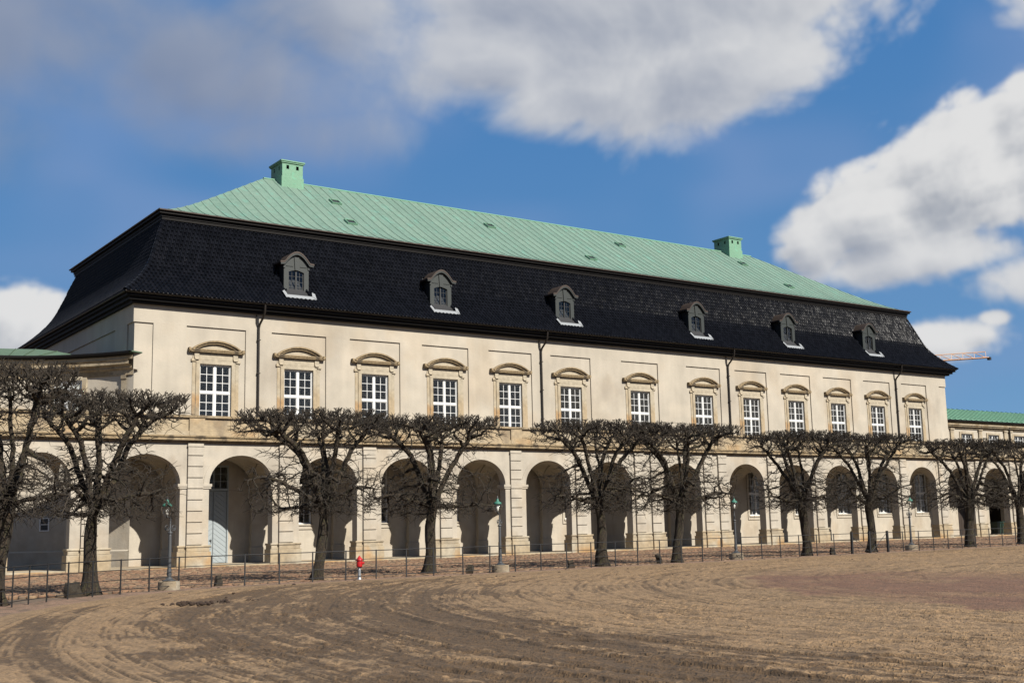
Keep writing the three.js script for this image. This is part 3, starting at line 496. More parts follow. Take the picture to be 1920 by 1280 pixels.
// copper upper roof of long sheets with standing seams
const RX0 = 7.4, RX1 = 55.0, EX0 = XL + 1.76, EX1 = XR - 1.76, EZ0 = -1.76, RZ = -11;
const cProf = (t) => 19.95 + 0.681 * t * 1.0 - 0.481 * 1.2 * (1 - Math.exp(-t / 1.2)); // t: metres in from the front edge
{
  const roof = partGroup('copper_roof', palace); roof.position.set(0, 0, 0).sub(palace.position);
  const depth = EZ0 - RZ, runL = RX0 - EX0, runR = EX1 - RX1, r = rng(31);
  function sheet(edgePt, a, b, tm, mat) { // between seam lines a and b; tm(s) = how far in the line runs; edgePt(s, t) = world x,z at t
    const n = 14, P = [], U = [];
    const pt = (s, k) => { const t = tm(s) * k / n; const [x, z] = edgePt(s, t); return [x, cProf(t), z]; };
    const quad = (p, q, u, v) => { P.push(...p, ...q, ...u, ...p, ...u, ...v); };
    for (let k = 0; k < n; k++) {
      const A = pt(a, k), Bq = pt(b, k), Cq = pt(b, k + 1), Dq = pt(a, k + 1); quad(A, Bq, Cq, Dq);
      // standing seam along line a
      const h = 0.032, e = 0.015 * Math.sign(b - a), S0 = pt(a, k), S1 = pt(a, k + 1), q0 = pt(a + e, k), q1 = pt(a + e, k + 1);
      const up = (p) => [p[0], p[1] + h, p[2]]; quad(S0, up(S0), up(S1), S1); quad(up(S0), up(q0), up(q1), up(S1)); quad(q0, q1, up(q1), up(q0));
    }
    const g = new THREE.BufferGeometry(); g.setAttribute('position', new THREE.Float32BufferAttribute(P, 3)); g.computeVertexNormals();
    for (let i = 0; i < P.length; i += 3) U.push(P[i], Math.hypot(P[i + 1], P[i + 2])); g.setAttribute('uv', new THREE.Float32BufferAttribute(U, 2)); mesh('copper_sheet', g, mat, roof, true);
  }
  const W = 0.72, tmF = (x) => clamp(Math.min(1, (x - EX0) / runL, (EX1 - x) / runR)) * depth;
  for (let x = EX0; x < EX1 - 0.01; x += W) sheet((s, t) => [s, EZ0 - t], x, Math.min(EX1, x + W), tmF, copperMats[Math.floor(r() * 5)]);
  const zB = ZB + 1.76, half = (EZ0 - zB) / 2, tmS = (z) => clamp(1 - Math.abs(z - RZ) / half) * depth;
  for (let z = EZ0; z > zB + 0.01; z -= W) { const b = Math.max(zB, z - W); sheet((s, t) => [EX0 + t / depth * runL, s], z, b, tmS, copperMats[Math.floor(r() * 5)]); sheet((s, t) => [EX1 - t / depth * runR, s], z, b, tmS, copperMats[Math.floor(r() * 5)]); }
  for (let x = EX0; x < EX1 - 0.01; x += W * 4) sheet((s, t) => [s, zB + t], x, Math.min(EX1, x + W * 4), tmF, copperMats[Math.floor(r() * 5)]);
  mesh('ridge_cap', tubeGeo([V(RX0, cProf(depth) + 0.01, RZ), V(RX1, cProf(depth) + 0.01, RZ)], [0.07, 0.07], 6), M.verdi, roof, true);
  for (const [x, z] of [[11.54, -8.43], [10.96, -5.05], [24.32, -8.43], [37.3, -8.69], [31.01, -4.81], [51.42, -8.69], [52.91, -4.88]]) { // small roof lights
    const h = partGroup('roof_hatch', palace, x, cProf(EZ0 - z), z); h.rotation.x = Math.atan(0.66);
    mesh('hatch_frame', merge([bx(-0.3, 0.3, 0, 0.13, -0.36, -0.3), bx(-0.3, 0.3, 0, 0.13, 0.3, 0.36), bx(-0.36, -0.301, 0, 0.13, -0.36, 0.36), bx(0.301, 0.36, 0, 0.13, -0.36, 0.36)]), M.verdi, h, true);
    mesh('pane', bx(-0.299, 0.299, 0.05, 0.08, -0.299, 0.299), M.dormerDark, h, true);
  }
  for (const [x0, x1] of [[8.3, 9.95], [51.25, 52.9]]) {
    const c = partGroup('chimney', palace, (x0 + x1) / 2, 0, -11), hw = (x1 - x0) / 2, zz = 0.98;
    const wall = (flip) => { const W2 = flip ? zz - 0.05 : hw - 0.06, s = shapeOf([[-W2, 25.75], [W2, 25.75], [W2, 26.72], [-W2, 26.72]]); for (const q of [-1, 1]) { const p = new THREE.Path(), cx = q * W2 * 0.47; p.moveTo(cx - 0.1, 26.3); p.lineTo(cx - 0.1, 26.58); p.lineTo(cx + 0.1, 26.58); p.lineTo(cx + 0.1, 26.3); p.closePath(); s.holes.push(p); } return s; };
    const front = ext(wall(false), zz - 0.12, zz - 0.05), rear = ext(wall(false), -zz + 0.05, -zz + 0.12), sd = (q) => worldUV(new THREE.ExtrudeGeometry(wall(true), { depth: 0.07, bevelEnabled: false }).rotateY(Math.PI / 2).translate(q > 0 ? hw - 0.131 : -hw + 0.061, 0, 0).scale(1, 1, 0.925));
    mesh('chimney_shaft', merge([front, rear, sd(1), sd(-1)]), M.chimney, c, true);
    mesh('chimney_base', cbx(-hw, hw, 24.3, 25.75, -zz, zz, 0.02), M.chimney, c, true);
    mesh('chimney_cap', merge([bx(-hw - 0.02, hw + 0.02, 26.721, 26.8, -zz - 0.02, zz + 0.02), cbx(-hw - 0.07, hw + 0.07, 26.801, 26.9, -zz - 0.07, zz + 0.07)]), M.chimney, c, true);
    mesh('flue', bx(-hw + 0.2, hw - 0.2, 25.6, 26.7, -zz + 0.3, zz - 0.3), M.dormerDark, c, true);
  }
}
{ // six dormers
  const ogee = (k) => { const p = []; for (let i = 0; i <= 24; i++) { const x = -0.98 + 1.96 * i / 24, a = Math.abs(x); p.push([x, 17.28 + (a > 0.72 ? 0.03 * (1 - (a - 0.72) / 0.26) : 0.03 + 0.62 * Math.pow(Math.cos(a / 0.72 * Math.PI / 2), 0.9)) + k]); } return p; };
  const fs = shapeOf([[-0.72, 15.5], [0.72, 15.5], [0.72, 17.2], [0.66, 17.25], ...ogee(-0.02).filter(([x]) => Math.abs(x) < 0.64).reverse(), [-0.66, 17.25], [-0.72, 17.2]]);
  const hole = new THREE.Path(); hole.moveTo(-0.45, 15.55); hole.lineTo(-0.45, 16.82); hole.quadraticCurveTo(0, 17.06, 0.45, 16.82); hole.lineTo(0.45, 15.55); hole.closePath(); fs.holes.push(hole);
  const face = ext(fs, -0.62, -0.46), cheeks = [-1, 1].map((q) => ext(shapeOf([[0.5, 15.4], [0.6, 17.3], [2.6, 17.3]]), -0.04, 0.04).rotateY(Math.PI / 2).translate(q * 0.68, 0, 0));
  const hood = ext(shapeOf([...ogee(0.02), ...ogee(0.12).reverse()]), -2.8, -0.28), trim = ext(shapeOf([...ogee(-0.075), ...ogee(0.015).reverse()].map(([x, y]) => [x * 0.97, y])), -0.46, -0.30);
  const key = merge([ext(shapeOf([[-0.09, 16.94], [0.09, 16.94], [0.14, 17.72], [-0.14, 17.72]]), -0.459, -0.40), cbx(-0.6, -0.2, 17.14, 17.19, -0.459, -0.43), cbx(0.2, 0.6, 17.14, 17.19, -0.459, -0.43), cbx(-0.76, -0.66, 17.02, 17.2, -0.459, -0.41), cbx(0.66, 0.76, 17.02, 17.2, -0.459, -0.41)]);
  const fr = []; fr.push(bx(-0.45, -0.4, 15.55, 16.94, -0.58, -0.54), bx(0.4, 0.45, 15.55, 16.94, -0.58, -0.54), bx(-0.04, 0.04, 15.55, 17.0, -0.57, -0.5), bx(-0.4, 0.4, 15.55, 15.6, -0.58, -0.54)); for (const y of [15.93, 16.26, 16.59]) fr.push(bx(-0.4, 0.4, y - 0.012, y + 0.012, -0.565, -0.55)); for (const x of [-0.22, 0.22]) fr.push(bx(x - 0.012, x + 0.012, 15.6, 16.96, -0.566, -0.551));
  const frame = merge(fr), pane = new THREE.PlaneGeometry(0.175, 0.32);
  const t0 = 0.045, t1 = 0.135, ap = []; { const pt = (x, t, l) => [x, mY(t) + 0.03 + l, mOff(t) + 0.09 + l * 0.4]; const q = (a, b, c, d) => ap.push(...a, ...b, ...c, ...a, ...c, ...d); const n = 14; for (let i = 0; i < n; i++) { const xa = -0.86 + 1.72 * i / n, xb = -0.86 + 1.72 * (i + 1) / n, wv = (k) => 0.02 * (k % 2); q(pt(xa, t1 - 0.03 + wv(i) * 0.6, 0.0), pt(xb, t1 - 0.03 + wv(i + 1) * 0.6, 0.0), pt(xb * 0.94, t1 + 0.015, 0.02), pt(xa * 0.94, t1 + 0.015, 0.02)); } for (const s of [-1, 1]) q(pt(s * 0.72, t1 + 0.02, 0.03), pt(s * 0.88, t1 - 0.03, 0.03), pt(s * 0.94, t1 + 0.05, 0.05), pt(s * 0.80, t1 + 0.07, 0.05)); }
  const apron = new THREE.BufferGeometry(); apron.setAttribute('position', new THREE.Float32BufferAttribute(ap, 3)); apron.computeVertexNormals(); worldUV(apron);
  for (const x of [5, 15, 25, 37.41, 47.41, 57.41]) {
    const d = partGroup('dormer', palace, x, 0, 0); d.scale.x = 1.1;
    mesh('dormer_face', face, M.dormer, d, true); for (const g of cheeks) mesh('cheek', g, M.dormerDark, d, true); mesh('hood', hood, M.copperBrown, d, true); mesh('hood_trim', trim, M.dormer, d, true); mesh('keystone', key, M.dormer, d, true); mesh('window_frame', frame, M.dormerDark, d, true);
    for (const px of [-0.31, -0.13, 0.13, 0.31]) for (const py of [15.765, 16.095, 16.425, 16.76]) mesh('pane', pane, M.glass, d, true).position.set(px, py, -0.558);
    mesh('dormer_room', merge([bx(-0.6, 0.6, 15.5, 17.2, -1.5, -1.45)]), M.room, d, true);
    mesh('dormer_sill', cbx(-0.78, 0.78, 15.42, 15.5, -0.6, -0.36), M.dormer, d, true); mesh('lead_apron', apron, M.lead, d, true);
  }
}

// ---------------------------------------------------------------- the arcade in front of it
const arcade = thing('arcade', 'cream arcade of round arches carrying a sandstone parapet before the palace', 'arcade', [31.2, 0, 3.5]);
{
  const ZF = 3.8, ZI = 3.22, SP = 4.25, RY = 1.48, TOP = 6.3, r = rng(8);
  const edges = [AC[0].c - 2.45]; for (let i = 0; i < AC.length - 1; i++) edges.push((AC[i].c + AC[i].h + AC[i + 1].c - AC[i + 1].h) / 2); edges.push(AC[AC.length - 1].c + 2.5);
  AC.forEach(({ c, h }, i) => {
    const a = edges[i], b = edges[i + 1];
    const arc = (rx, ry, n = 22) => { const p = []; for (let k = 0; k <= n; k++) { const t = Math.PI * k / n; p.push([c - rx * Math.cos(t), SP + ry * Math.sin(t)]); } return p; };
    mesh('arch_wall', ext(shapeOf([[a, 0.1], [c - h, 0.1], ...arc(h, RY), [c + h, 0.1], [b, 0.1], [b, TOP], [a, TOP]]), ZI, ZF), M.plasterLow, arcade);
    mesh('archivolt', ext(shapeOf([...arc(h + 0.30, RY + 0.24), ...arc(h - 0.004, RY - 0.004).reverse()]), ZF - 0.02, ZF + 0.022), M.plasterLow, arcade);
    // groin vault over the bay
    const zi = 0.28, zo = ZI, nx = 20, nz = 16, P = [], hx = 2.05 * h / 1.742, mid = (zi + zo) / 2, hz = (zo - zi) / 2;
    const vy = (x, z) => 4.15 + 1.6 * Math.max(Math.sqrt(Math.max(0, 1 - ((x - c) / hx) ** 2)), Math.sqrt(Math.max(0, 1 - ((z - mid) / hz) ** 2)));
    for (let p = 0; p < nx; p++) for (let q = 0; q < nz; q++) { const xa = c - hx + 2 * hx * p / nx, xb = c - hx + 2 * hx * (p + 1) / nx, za = zi + (zo - zi) * q / nz, zb = zi + (zo - zi) * (q + 1) / nz; const A = [xa, vy(xa, za), za], Bq = [xb, vy(xb, za), za], Cq = [xb, vy(xb, zb), zb], Dq = [xa, vy(xa, zb), zb]; P.push(...A, ...Bq, ...Cq, ...A, ...Cq, ...Dq); }
    const vg = new THREE.BufferGeometry(); vg.setAttribute('position', new THREE.Float32BufferAttribute(P, 3)); vg.computeVertexNormals(); mesh('vault', worldUV(vg), M.plasterLow, arcade);
    // entablature and parapet of the bay
    mesh('cornice', merge([bx(a, b, TOP + 0.001, 6.36, ZI, ZF + 0.04), bx(a, b, 6.361, 6.44, ZI, ZF + 0.12), bx(a, b, 6.441, 6.56, ZI, ZF + 0.28), bx(a, b, 6.561, 6.60, ZI, ZF + 0.25), bx(a, b, 6.601, 6.68, ZI, ZF + 0.34)]), M.weathered, arcade);
    mesh('parapet_cap', cbx(a + 0.004, b - 0.004, 7.58, 7.72, ZF - 0.35, ZF + 0.27, 0.02), M.weathered, arcade);
    const n = 3, w0 = i ? a + 0.42 : a, w1 = b - 0.42; mesh('parapet_plinth', bx(a, b, 6.681, 6.92, ZF - 0.25, ZF + 0.20), M.stone, arcade);
    for (let k = 0; k < n; k++) { const s = mesh('parapet_stone', cbx(lerp(w0, w1, k / n) + 0.004, lerp(w0, w1, (k + 1) / n) - 0.004, 6.921, 7.579, ZF - 0.22, ZF + 0.14 + r() * 0.006), M.stone, arcade); }
  });
  // piers: plinth, rusticated strip of blocks, imposts, the pilaster and cross arch behind
  const J = [1.178, 1.748, 2.308, 2.862, 3.431, 4.0, 4.547, 5.114, 5.669, 6.127];
  for (let i = 0; i <= AC.length - 1; i++) {
    const L = i ? AC[i - 1].c + AC[i - 1].h : -13.6, Rr = AC[i].c - AC[i].h, mid = (L + Rr) / 2, wide = Rr - L > 2.2 && i;
    const strips = wide ? [[L + 0.26, L + 1.08], [Rr - 1.08, Rr - 0.26]] : [[mid - 0.41, mid + 0.41]];
    const p = partGroup('pier', arcade, 0, 0, 0);
    mesh('pier_plinth', merge([cbx(L - 0.13, Rr + 0.13, -0.05, 0.86, ZI - 0.12, ZF + 0.10, 0.015), cbx(L - 0.07, Rr + 0.07, 0.861, 1.06, ZI - 0.08, ZF + 0.06, 0.02), cbx(L - 0.12, Rr + 0.12, 1.061, 1.165, ZI - 0.1, ZF + 0.1, 0.03)]), M.stone, p, true);
    for (const [a, b] of strips) {
      mesh('strip_plinth', merge([cbx(a - 0.05, b + 0.05, -0.05, 0.859, ZF + 0.09, ZF + 0.21, 0.015), cbx(a - 0.02, b + 0.02, 0.862, 1.059, ZF + 0.05, ZF + 0.17, 0.015), cbx(a - 0.06, b + 0.06, 1.062, 1.17, ZF + 0.09, ZF + 0.21, 0.02)]), M.stone, p, true);
      mesh('strip_backing', bx(a + 0.01, b - 0.01, 1.171, 6.12, ZF + 0.0, ZF + 0.04), M.plasterLow, p, true);
      for (let k = 0; k < J.length - 1; k++) mesh('stone_block', cbx(a, b, J[k] + 0.024, J[k + 1] - 0.018, ZF + 0.02, ZF + 0.125, 0.01), M.plasterLow, p, true);
      mesh('strip_capital', merge([cbx(a - 0.03, b + 0.03, 6.125, 6.2, ZF + 0.0, ZF + 0.15), bx(a, b, 6.2, 6.3, ZF, ZF + 0.10)]), M.plasterLow, p, true);
      mesh('parapet_pier', cbx(a - 0.0, b + 0.0, 6.685, 7.578, ZF - 0.24, ZF + 0.225, 0.012), M.stone, p, true);
    }
    const imp = []; if (i) imp.push(cbx(L - 0.1, strips[0][0] - 0.004, 4.0, 4.1, ZI - 0.05, ZF + 0.05), cbx(L - 0.14, strips[0][0] - 0.004, 4.1, 4.25, ZI - 0.08, ZF + 0.08)); imp.push(cbx(strips[strips.length - 1][1] + 0.004, Rr + 0.1, 4.0, 4.1, ZI - 0.05, ZF + 0.05), cbx(strips[strips.length - 1][1] + 0.004, Rr + 0.14, 4.1, 4.25, ZI - 0.08, ZF + 0.08));
    mesh('impost', merge(imp), M.plasterLow, p, true);
    if (i && mid > -6 ) {
      const w = wide ? (Rr - L) / 2 - 0.35 : 0.42, zs = []; for (let k = 0; k <= 14; k++) { const t = Math.PI * k / 14; zs.push([-(1.62 - 1.33 * Math.cos(t)), 4.15 + 1.45 * Math.sin(t)]); }
      const back = mid > XL || mid > 0 ? -0.02 : -0.02;
      mesh('cross_arch', ext(shapeOf([[-ZI, 4.15], [-ZI, 6.29], [-back, 6.29], [-back, 4.15], ...zs]), -w, w).rotateY(Math.PI / 2).translate(mid, 0, 0), M.plasterLow, p, true);
      mesh('wall_pilaster', merge([cbx(mid - w, mid + w, 0.1, 4.0, -0.02, 0.27), cbx(mid - w - 0.05, mid + w + 0.05, 4.001, 4.149, -0.02, 0.32), cbx(mid - w - 0.06, mid + w + 0.06, 0.1, 0.95, -0.018, 0.33)]), M.plasterLow, p, true);
    }
  }
  mesh('arcade_floor', merge([cbx(-14, 80, -0.05, 0.14, -0.02, ZF + 0.05, 0.02)]), M.stone, arcade);
  mesh('terrace', bx(-14, 80, 6.301, 6.55, -0.02, ZI - 0.001), M.stone, arcade);
}

// ---------------------------------------------------------------- low wings on either side
function sweep(path, profile) { // path: [x, z] going left; profile: [outward, y]; outward is towards the arena
  const P = [], nrm = path.map((p, i) => { const a = path[Math.max(0, i - 1)], b = path[Math.min(path.length - 1, i + 1)], dx = b[0] - a[0], dz = b[1] - a[1], l = Math.hypot(dx, dz); return [dz / l, -dx / l]; });
  const pt = (i, k) => [path[i][0] + nrm[i][0] * profile[k][0], profile[k][1], path[i][1] + nrm[i][1] * profile[k][0]];
  for (let i = 0; i < path.length - 1; i++) for (let k = 0; k < profile.length - 1; k++) { const a = pt(i, k), b = pt(i + 1, k), c = pt(i + 1, k + 1), d = pt(i, k + 1); P.push(...a, ...c, ...b, ...a, ...d, ...c); }
  const g = new THREE.BufferGeometry(); g.setAttribute('position', new THREE.Float32BufferAttribute(P, 3)); g.computeVertexNormals(); return worldUV(g);
}
{ // curved wing at the left end
  const key = [[-4.63, 0.25], [-5.4, -0.95], [-6.3, -2.05], [-7.25, -3.05], [-8.3, -3.85], [-9.5, -4.4], [-11, -4.8], [-13, -5.05], [-16, -5.2], [-20, -5.2]];
  const curve = new THREE.CatmullRomCurve3(key.map(([x, z]) => V(x, 0, z))), path = curve.getSpacedPoints(48).map((p) => [p.x, p.z]);
  const wing = thing('curved_wing', 'low curved cream wing with green roof joining the palace on the left', 'building', [-11, 0, -6]);
  mesh('wall', sweep(path, [[0, 0], [0, 10.45], [-0.4, 10.45]]), M.plasterLow, wing);
  mesh('wall_plinth', sweep(path, [[0.1, 0], [0.1, 0.95], [0.0, 1.02]]), M.plasterLow, wing);
  mesh('cornice', sweep(path, [[0.0, 10.15], [0.06, 10.15], [0.06, 10.42], [0.18, 10.5], [0.18, 10.62], [0.42, 10.7], [0.42, 10.85], [0.5, 10.95], [0.1, 10.98]]), M.weathered, wing);
  mesh('attic_band', sweep(path, [[0.12, 10.97], [0.12, 11.2]]), M.stone, wing);
  mesh('gutter', sweep(path, [[0.1, 11.18], [0.36, 11.2], [0.42, 11.28], [0.42, 11.38], [0.36, 11.4], [0.2, 11.36]]), M.dark, wing);
  // roof in separate copper sheets
  const wn = path.map((p, i) => { const a = path[Math.max(0, i - 1)], b = path[Math.min(path.length - 1, i + 1)], dx = b[0] - a[0], dz = b[1] - a[1], l = Math.hypot(dx, dz); return [dz / l, -dx / l]; });
  const rise = (p) => 11.38 + 1.05 * sstep(-6.2, -9.2, p[0]), ro = (i, t, y) => [path[i][0] + wn[i][0] * t, y, path[i][1] + wn[i][1] * t], up6 = (p) => [p[0], p[1] + 0.06, p[2]];
  for (let i = 0; i < path.length - 2; i += 2) {
    const P = [], E0 = ro(i, 0.2, 11.36), F0 = ro(i, -4.2, rise(path[i])); for (const k of [i, i + 1]) { const A = ro(k, 0.2, 11.36), Bq = ro(k + 1, 0.2, 11.36), Cq = ro(k + 1, -4.2, rise(path[k + 1])), Dq = ro(k, -4.2, rise(path[k])); P.push(...A, ...Cq, ...Bq, ...A, ...Dq, ...Cq); }
    P.push(...E0, ...up6(E0), ...up6(F0), ...E0, ...up6(F0), ...F0); const g = new THREE.BufferGeometry(); g.setAttribute('position', new THREE.Float32BufferAttribute(P, 3)); g.computeVertexNormals(); mesh('copper_sheet', worldUV(g), M.oldCopper, wing);
  }
  // upper window and its stone frame, and a small window low down
  const at = (px) => { let b = 0; path.forEach((p, i) => { if (Math.abs(p[0] - px) < Math.abs(path[b][0] - px)) b = i; }); const a = path[b - 1], c = path[b + 1]; return { p: path[b], r: Math.atan2(-(c[0] - a[0]) * 0 + (c[1] - a[1]), -(c[0] - a[0])) }; };
  const ws = sashGeo(0.8, 7.6, 10.0, 0.1, 2, 3);
  for (const px of [-7.0, -11.4]) { const q = at(px), w = partGroup('window', wing, q.p[0], 0, q.p[1]); w.rotation.y = q.r; placeSash(w, ws); mesh('stone_surround', merge([cbx(-1.06, -0.8, 7.3, 10.15, 0.0, 0.18), cbx(0.8, 1.06, 7.3, 10.15, 0.0, 0.18), cbx(-0.799, 0.799, 10.0, 10.2, 0, 0.18), cbx(-0.799, 0.799, 7.3, 7.599, 0, 0.2)]), M.stone, w, true); mesh('window_reveal', bx(-0.8, 0.8, 7.6, 10, 0.0, 0.02), M.room, w, true); }
  { const q = at(-8.0), w = partGroup('small_window', wing, q.p[0], 0, q.p[1]); w.rotation.y = q.r; mesh('window_frame', merge([bx(-0.26, -0.2, 2.05, 2.75, 0, 0.06), bx(0.2, 0.26, 2.05, 2.75, 0, 0.06), bx(-0.2, 0.2, 2.05, 2.1, 0, 0.06), bx(-0.2, 0.2, 2.7, 2.75, 0, 0.06), bx(-0.2, 0.2, 2.38, 2.42, 0, 0.05)]), M.white, w, true); for (const y of [2.24, 2.56]) mesh('pane', bx(-0.2, 0.2, y - 0.135, y + 0.135, 0.01, 0.03), M.dormerDark, w, true); }
  mesh('wall_pilaster', sweep(path.slice(1, 3), [[0, 7], [0.12, 7], [0.12, 9.9], [0.16, 9.95], [0.16, 10.14], [0, 10.14]]), M.stone, wing);
}
{ // straight wing beyond the right end
  const wing = thing('far_wing', 'low cream wing with bright green copper roof beyond the right corner', 'building', [82, 0, -12]);
  const z = -8.9, x0 = 67.0, x1 = 108, wins = [82.8, 87.45, 92.1, 96.8];
  const s = shapeOf([[x0, 0], [x1, 0], [x1, 10.7], [x0, 10.7]]); for (const c of wins) { const p = new THREE.Path(); p.moveTo(c - 0.95, 7.6); p.lineTo(c - 0.95, 10.0); p.lineTo(c + 0.95, 10.0); p.lineTo(c + 0.95, 7.6); p.closePath(); s.holes.push(p); }
  mesh('wall', ext(s, z - 0.5, z), M.plasterLow, wing); mesh('inner_wall', bx(x0, x1, 0, 10.6, z - 4, z - 3.8), M.room, wing);
  const ws = sashGeo(0.93, 7.6, 10.0, z - 0.1, 2, 3);
  for (const c of wins) { const w = partGroup('window', wing, c, 0, 0); placeSash(w, ws); mesh('stone_surround', merge([cbx(-1.2, -0.951, 7.4, 10.2, z - 0.001, z + 0.08), cbx(0.951, 1.2, 7.4, 10.2, z - 0.001, z + 0.08), cbx(-0.95, 0.95, 10.001, 10.2, z - 0.001, z + 0.08)]), M.stone, w, true); }
  for (const c of [80.3, 85.1, 89.6, 90.5, 94.5, 99]) { const p = mesh('pilaster', merge([cbx(c - 0.28, c + 0.28, 6, 10.35, z - 0.001, z + 0.14), cbx(c - 0.34, c + 0.34, 10.351, 10.5, z, z + 0.2)]), M.stone, wing); }
  mesh('downpipe', tubeGeo([V(90.05, 11, z + 0.3), V(90.05, 6.5, z + 0.3)], [0.08, 0.08], 8), M.gutter, wing);
  mesh('cornice', merge([bx(x0, x1, 10.5, 10.68, z, z + 0.12), bx(x0, x1, 10.701, 10.84, z - 0.5, z + 0.34), bx(x0, x1, 10.841, 10.98, z - 0.5, z + 0.45), bx(x0, x1, 10.981, 11.2, z - 0.5, z + 0.1)]), M.weathered, wing);
  mesh('gutter', merge([bx(x0, x1, 11.201, 11.36, z - 0.5, z + 0.5)]), M.dark, wing);
  for (let x = x0; x < x1; x += 0.9) { const P = [], A = [x, 11.365, z + 0.55], Bq = [x + 0.9, 11.365, z + 0.55], Cq = [x + 0.9, 13.0, z - 3.6], Dq = [x, 13.0, z - 3.6], up = (p) => [p[0], p[1] + 0.07, p[2]], E1 = [x, 11.4, z - 7.6], E2 = [x + 0.9, 11.4, z - 7.6]; P.push(...A, ...Bq, ...Cq, ...A, ...Cq, ...Dq, ...A, ...up(A), ...up(Dq), ...A, ...up(Dq), ...Dq, ...Dq, ...Cq, ...E2, ...Dq, ...E2, ...E1); const g = new THREE.BufferGeometry(); g.setAttribute('position', new THREE.Float32BufferAttribute(P, 3)); g.computeVertexNormals(); mesh('copper_sheet', worldUV(g), M.verdi, wing); }
  // ground floor wall behind the last arches: a brown door and an open dark passage
  const gs = shapeOf([[XR, 0.1], [80, 0.1], [80, 6.3], [XR, 6.3]]); for (const [a, b, t] of [[67.35, 68.75, 4.6], [72.0, 74.4, 4.6]]) { const p = new THREE.Path(); p.moveTo(a, 0.14); p.lineTo(a, t); p.quadraticCurveTo((a + b) / 2, t + 1, b, t); p.lineTo(b, 0.14); p.closePath(); gs.holes.push(p); }
  mesh('passage_wall', ext(gs, -0.45, -0.03), M.plasterLow, wing); mesh('passage', merge([bx(71.2, 71.4, 0.1, 6, -8.8, -0.5), bx(75, 75.2, 0.1, 6, -8.8, -0.5), bx(71.4, 75, 5.8, 6, -8.8, -0.5), bx(71.4, 75, 0.1, 5.8, -8.85, -8.7)]), M.wood, wing);
  mesh('brown_door', merge([cbx(67.35, 68.04, 0.14, 5.2, -0.3, -0.22), cbx(68.06, 68.75, 0.14, 5.2, -0.3, -0.22)]), M.wood, wing);
}
{ // dark roof far behind the right wing
  const b = thing('distant_building', 'dark roofed building far behind the right wing at the picture edge', 'building', [215, 0, -62]);
  mesh('wall', bx(188, 245, 0, 17.5, -75, -52), M.plasterLow, b);
  const s = shapeOf([[184, 17.5], [249, 17.5], [240, 21.6], [196, 21.6]]); mesh('roof', ext(s, -76, -51), M.farroof, b);
}
{ // tower crane
  const jib = V(193.6, 33.5, -76.1).sub(V(188.5, 34.0, -83.8)), u = V(jib.x, 0, jib.z).normalize(), e = V(193.6, 33.6, -76.1), side = V(-u.z, 0, u.x), up = V(0, 1, 0), Lg = 46;
  const mast = e.clone().addScaledVector(u, -38);
  const c = thing('tower_crane', 'orange lattice crane jib above the right end of the black roof', 'crane', [mast.x, 0, mast.z]);
  const low = [], web = []; const P = (k, s, h) => e.clone().addScaledVector(u, -k).addScaledVector(side, s).addScaledVector(up, h);
  for (const s of [-0.45, 0.45]) low.push(bar(P(0, s, 0), P(Lg, s, 0), 0.11)); const top = bar(P(0.6, 0, 1.25), P(Lg, 0, 1.25), 0.09);
  for (let k = 0.6; k < Lg - 2; k += 2.2) for (const s of [-0.45, 0.45]) { web.push(bar(P(k, 0, 1.25), P(k, s, 0), 0.05, 4), bar(P(k + 2.2, 0, 1.25), P(k, s, 0), 0.05, 4)); }
  mesh('jib_chords', merge(low), M.crane, c); mesh('jib_top_chord', top, M.crane, c); mesh('jib_lattice', merge(web), M.crane, c);
  const m = []; for (const [a, b] of [[-0.8, -0.8], [0.8, -0.8], [0.8, 0.8], [-0.8, 0.8]]) m.push(bar(V(mast.x + a, 0, mast.z + b), V(mast.x + a, 35, mast.z + b), 0.12, 4)); for (let y = 0; y < 34; y += 1.8) m.push(bar(V(mast.x - 0.8, y, mast.z + 0.8), V(mast.x + 0.8, y + 1.8, mast.z + 0.8), 0.05, 4), bar(V(mast.x + 0.8, y, mast.z - 0.8), V(mast.x - 0.8, y + 1.8, mast.z - 0.8), 0.05, 4));
  mesh('mast', merge(m), M.crane, c); mesh('pulley', bx(e.x - 0.3, e.x + 0.3, e.y - 0.5, e.y + 0.1, e.z - 0.3, e.z + 0.3), M.iron, c);
}

// ---------------------------------------------------------------- fence, lamps, hydrant, stones, bins
{
  const fence = thing('iron_fence', 'thin black iron rail fence running along the edge of the sand', 'fence', [6, 0, 24]);
  const r = rng(66), pg = merge([bx(-0.022, 0.022, -0.1, 1.06, -0.012, 0.012)]), tops = [];
  POSTS.forEach(([x, z], i) => {
    const q = POSTS[Math.min(POSTS.length - 1, i + 1)], p = POSTS[Math.max(0, i - 1)], gate = x > 24 && x < 27.5;
    const m = mesh('post', gate ? bx(-0.05, 0.05, -0.1, 1.12, -0.05, 0.05) : pg, M.iron, fence, true); m.position.set(x - 6, 0, z - 24); m.rotation.set((r() - 0.5) * 0.02, -Math.atan2(q[1] - p[1], q[0] - p[0]), (r() - 0.5) * 0.03);
  });
  const crv = POSTS.map(([x, z]) => V(x, 0, z));
  for (const [y, rad] of [[1.035, 0.016], [0.74, 0.012], [0.45, 0.012], [0.16, 0.012]]) mesh('rail', tubeGeo(crv.map((p) => V(p.x, y + (r() - 0.5) * 0.012, p.z)), crv.map(() => rad), 5), M.iron, fence);
  const z = fenceZ(25);
  mesh('gate_brace', merge([bar(V(24.35, 0.85, fenceZ(24.3)), V(25.7, 0.1, fenceZ(25.7)), 0.014), bar(V(27.25, 1.0, fenceZ(27.3)), V(25.9, 0.1, fenceZ(25.9)), 0.014)]), M.iron, fence);
}
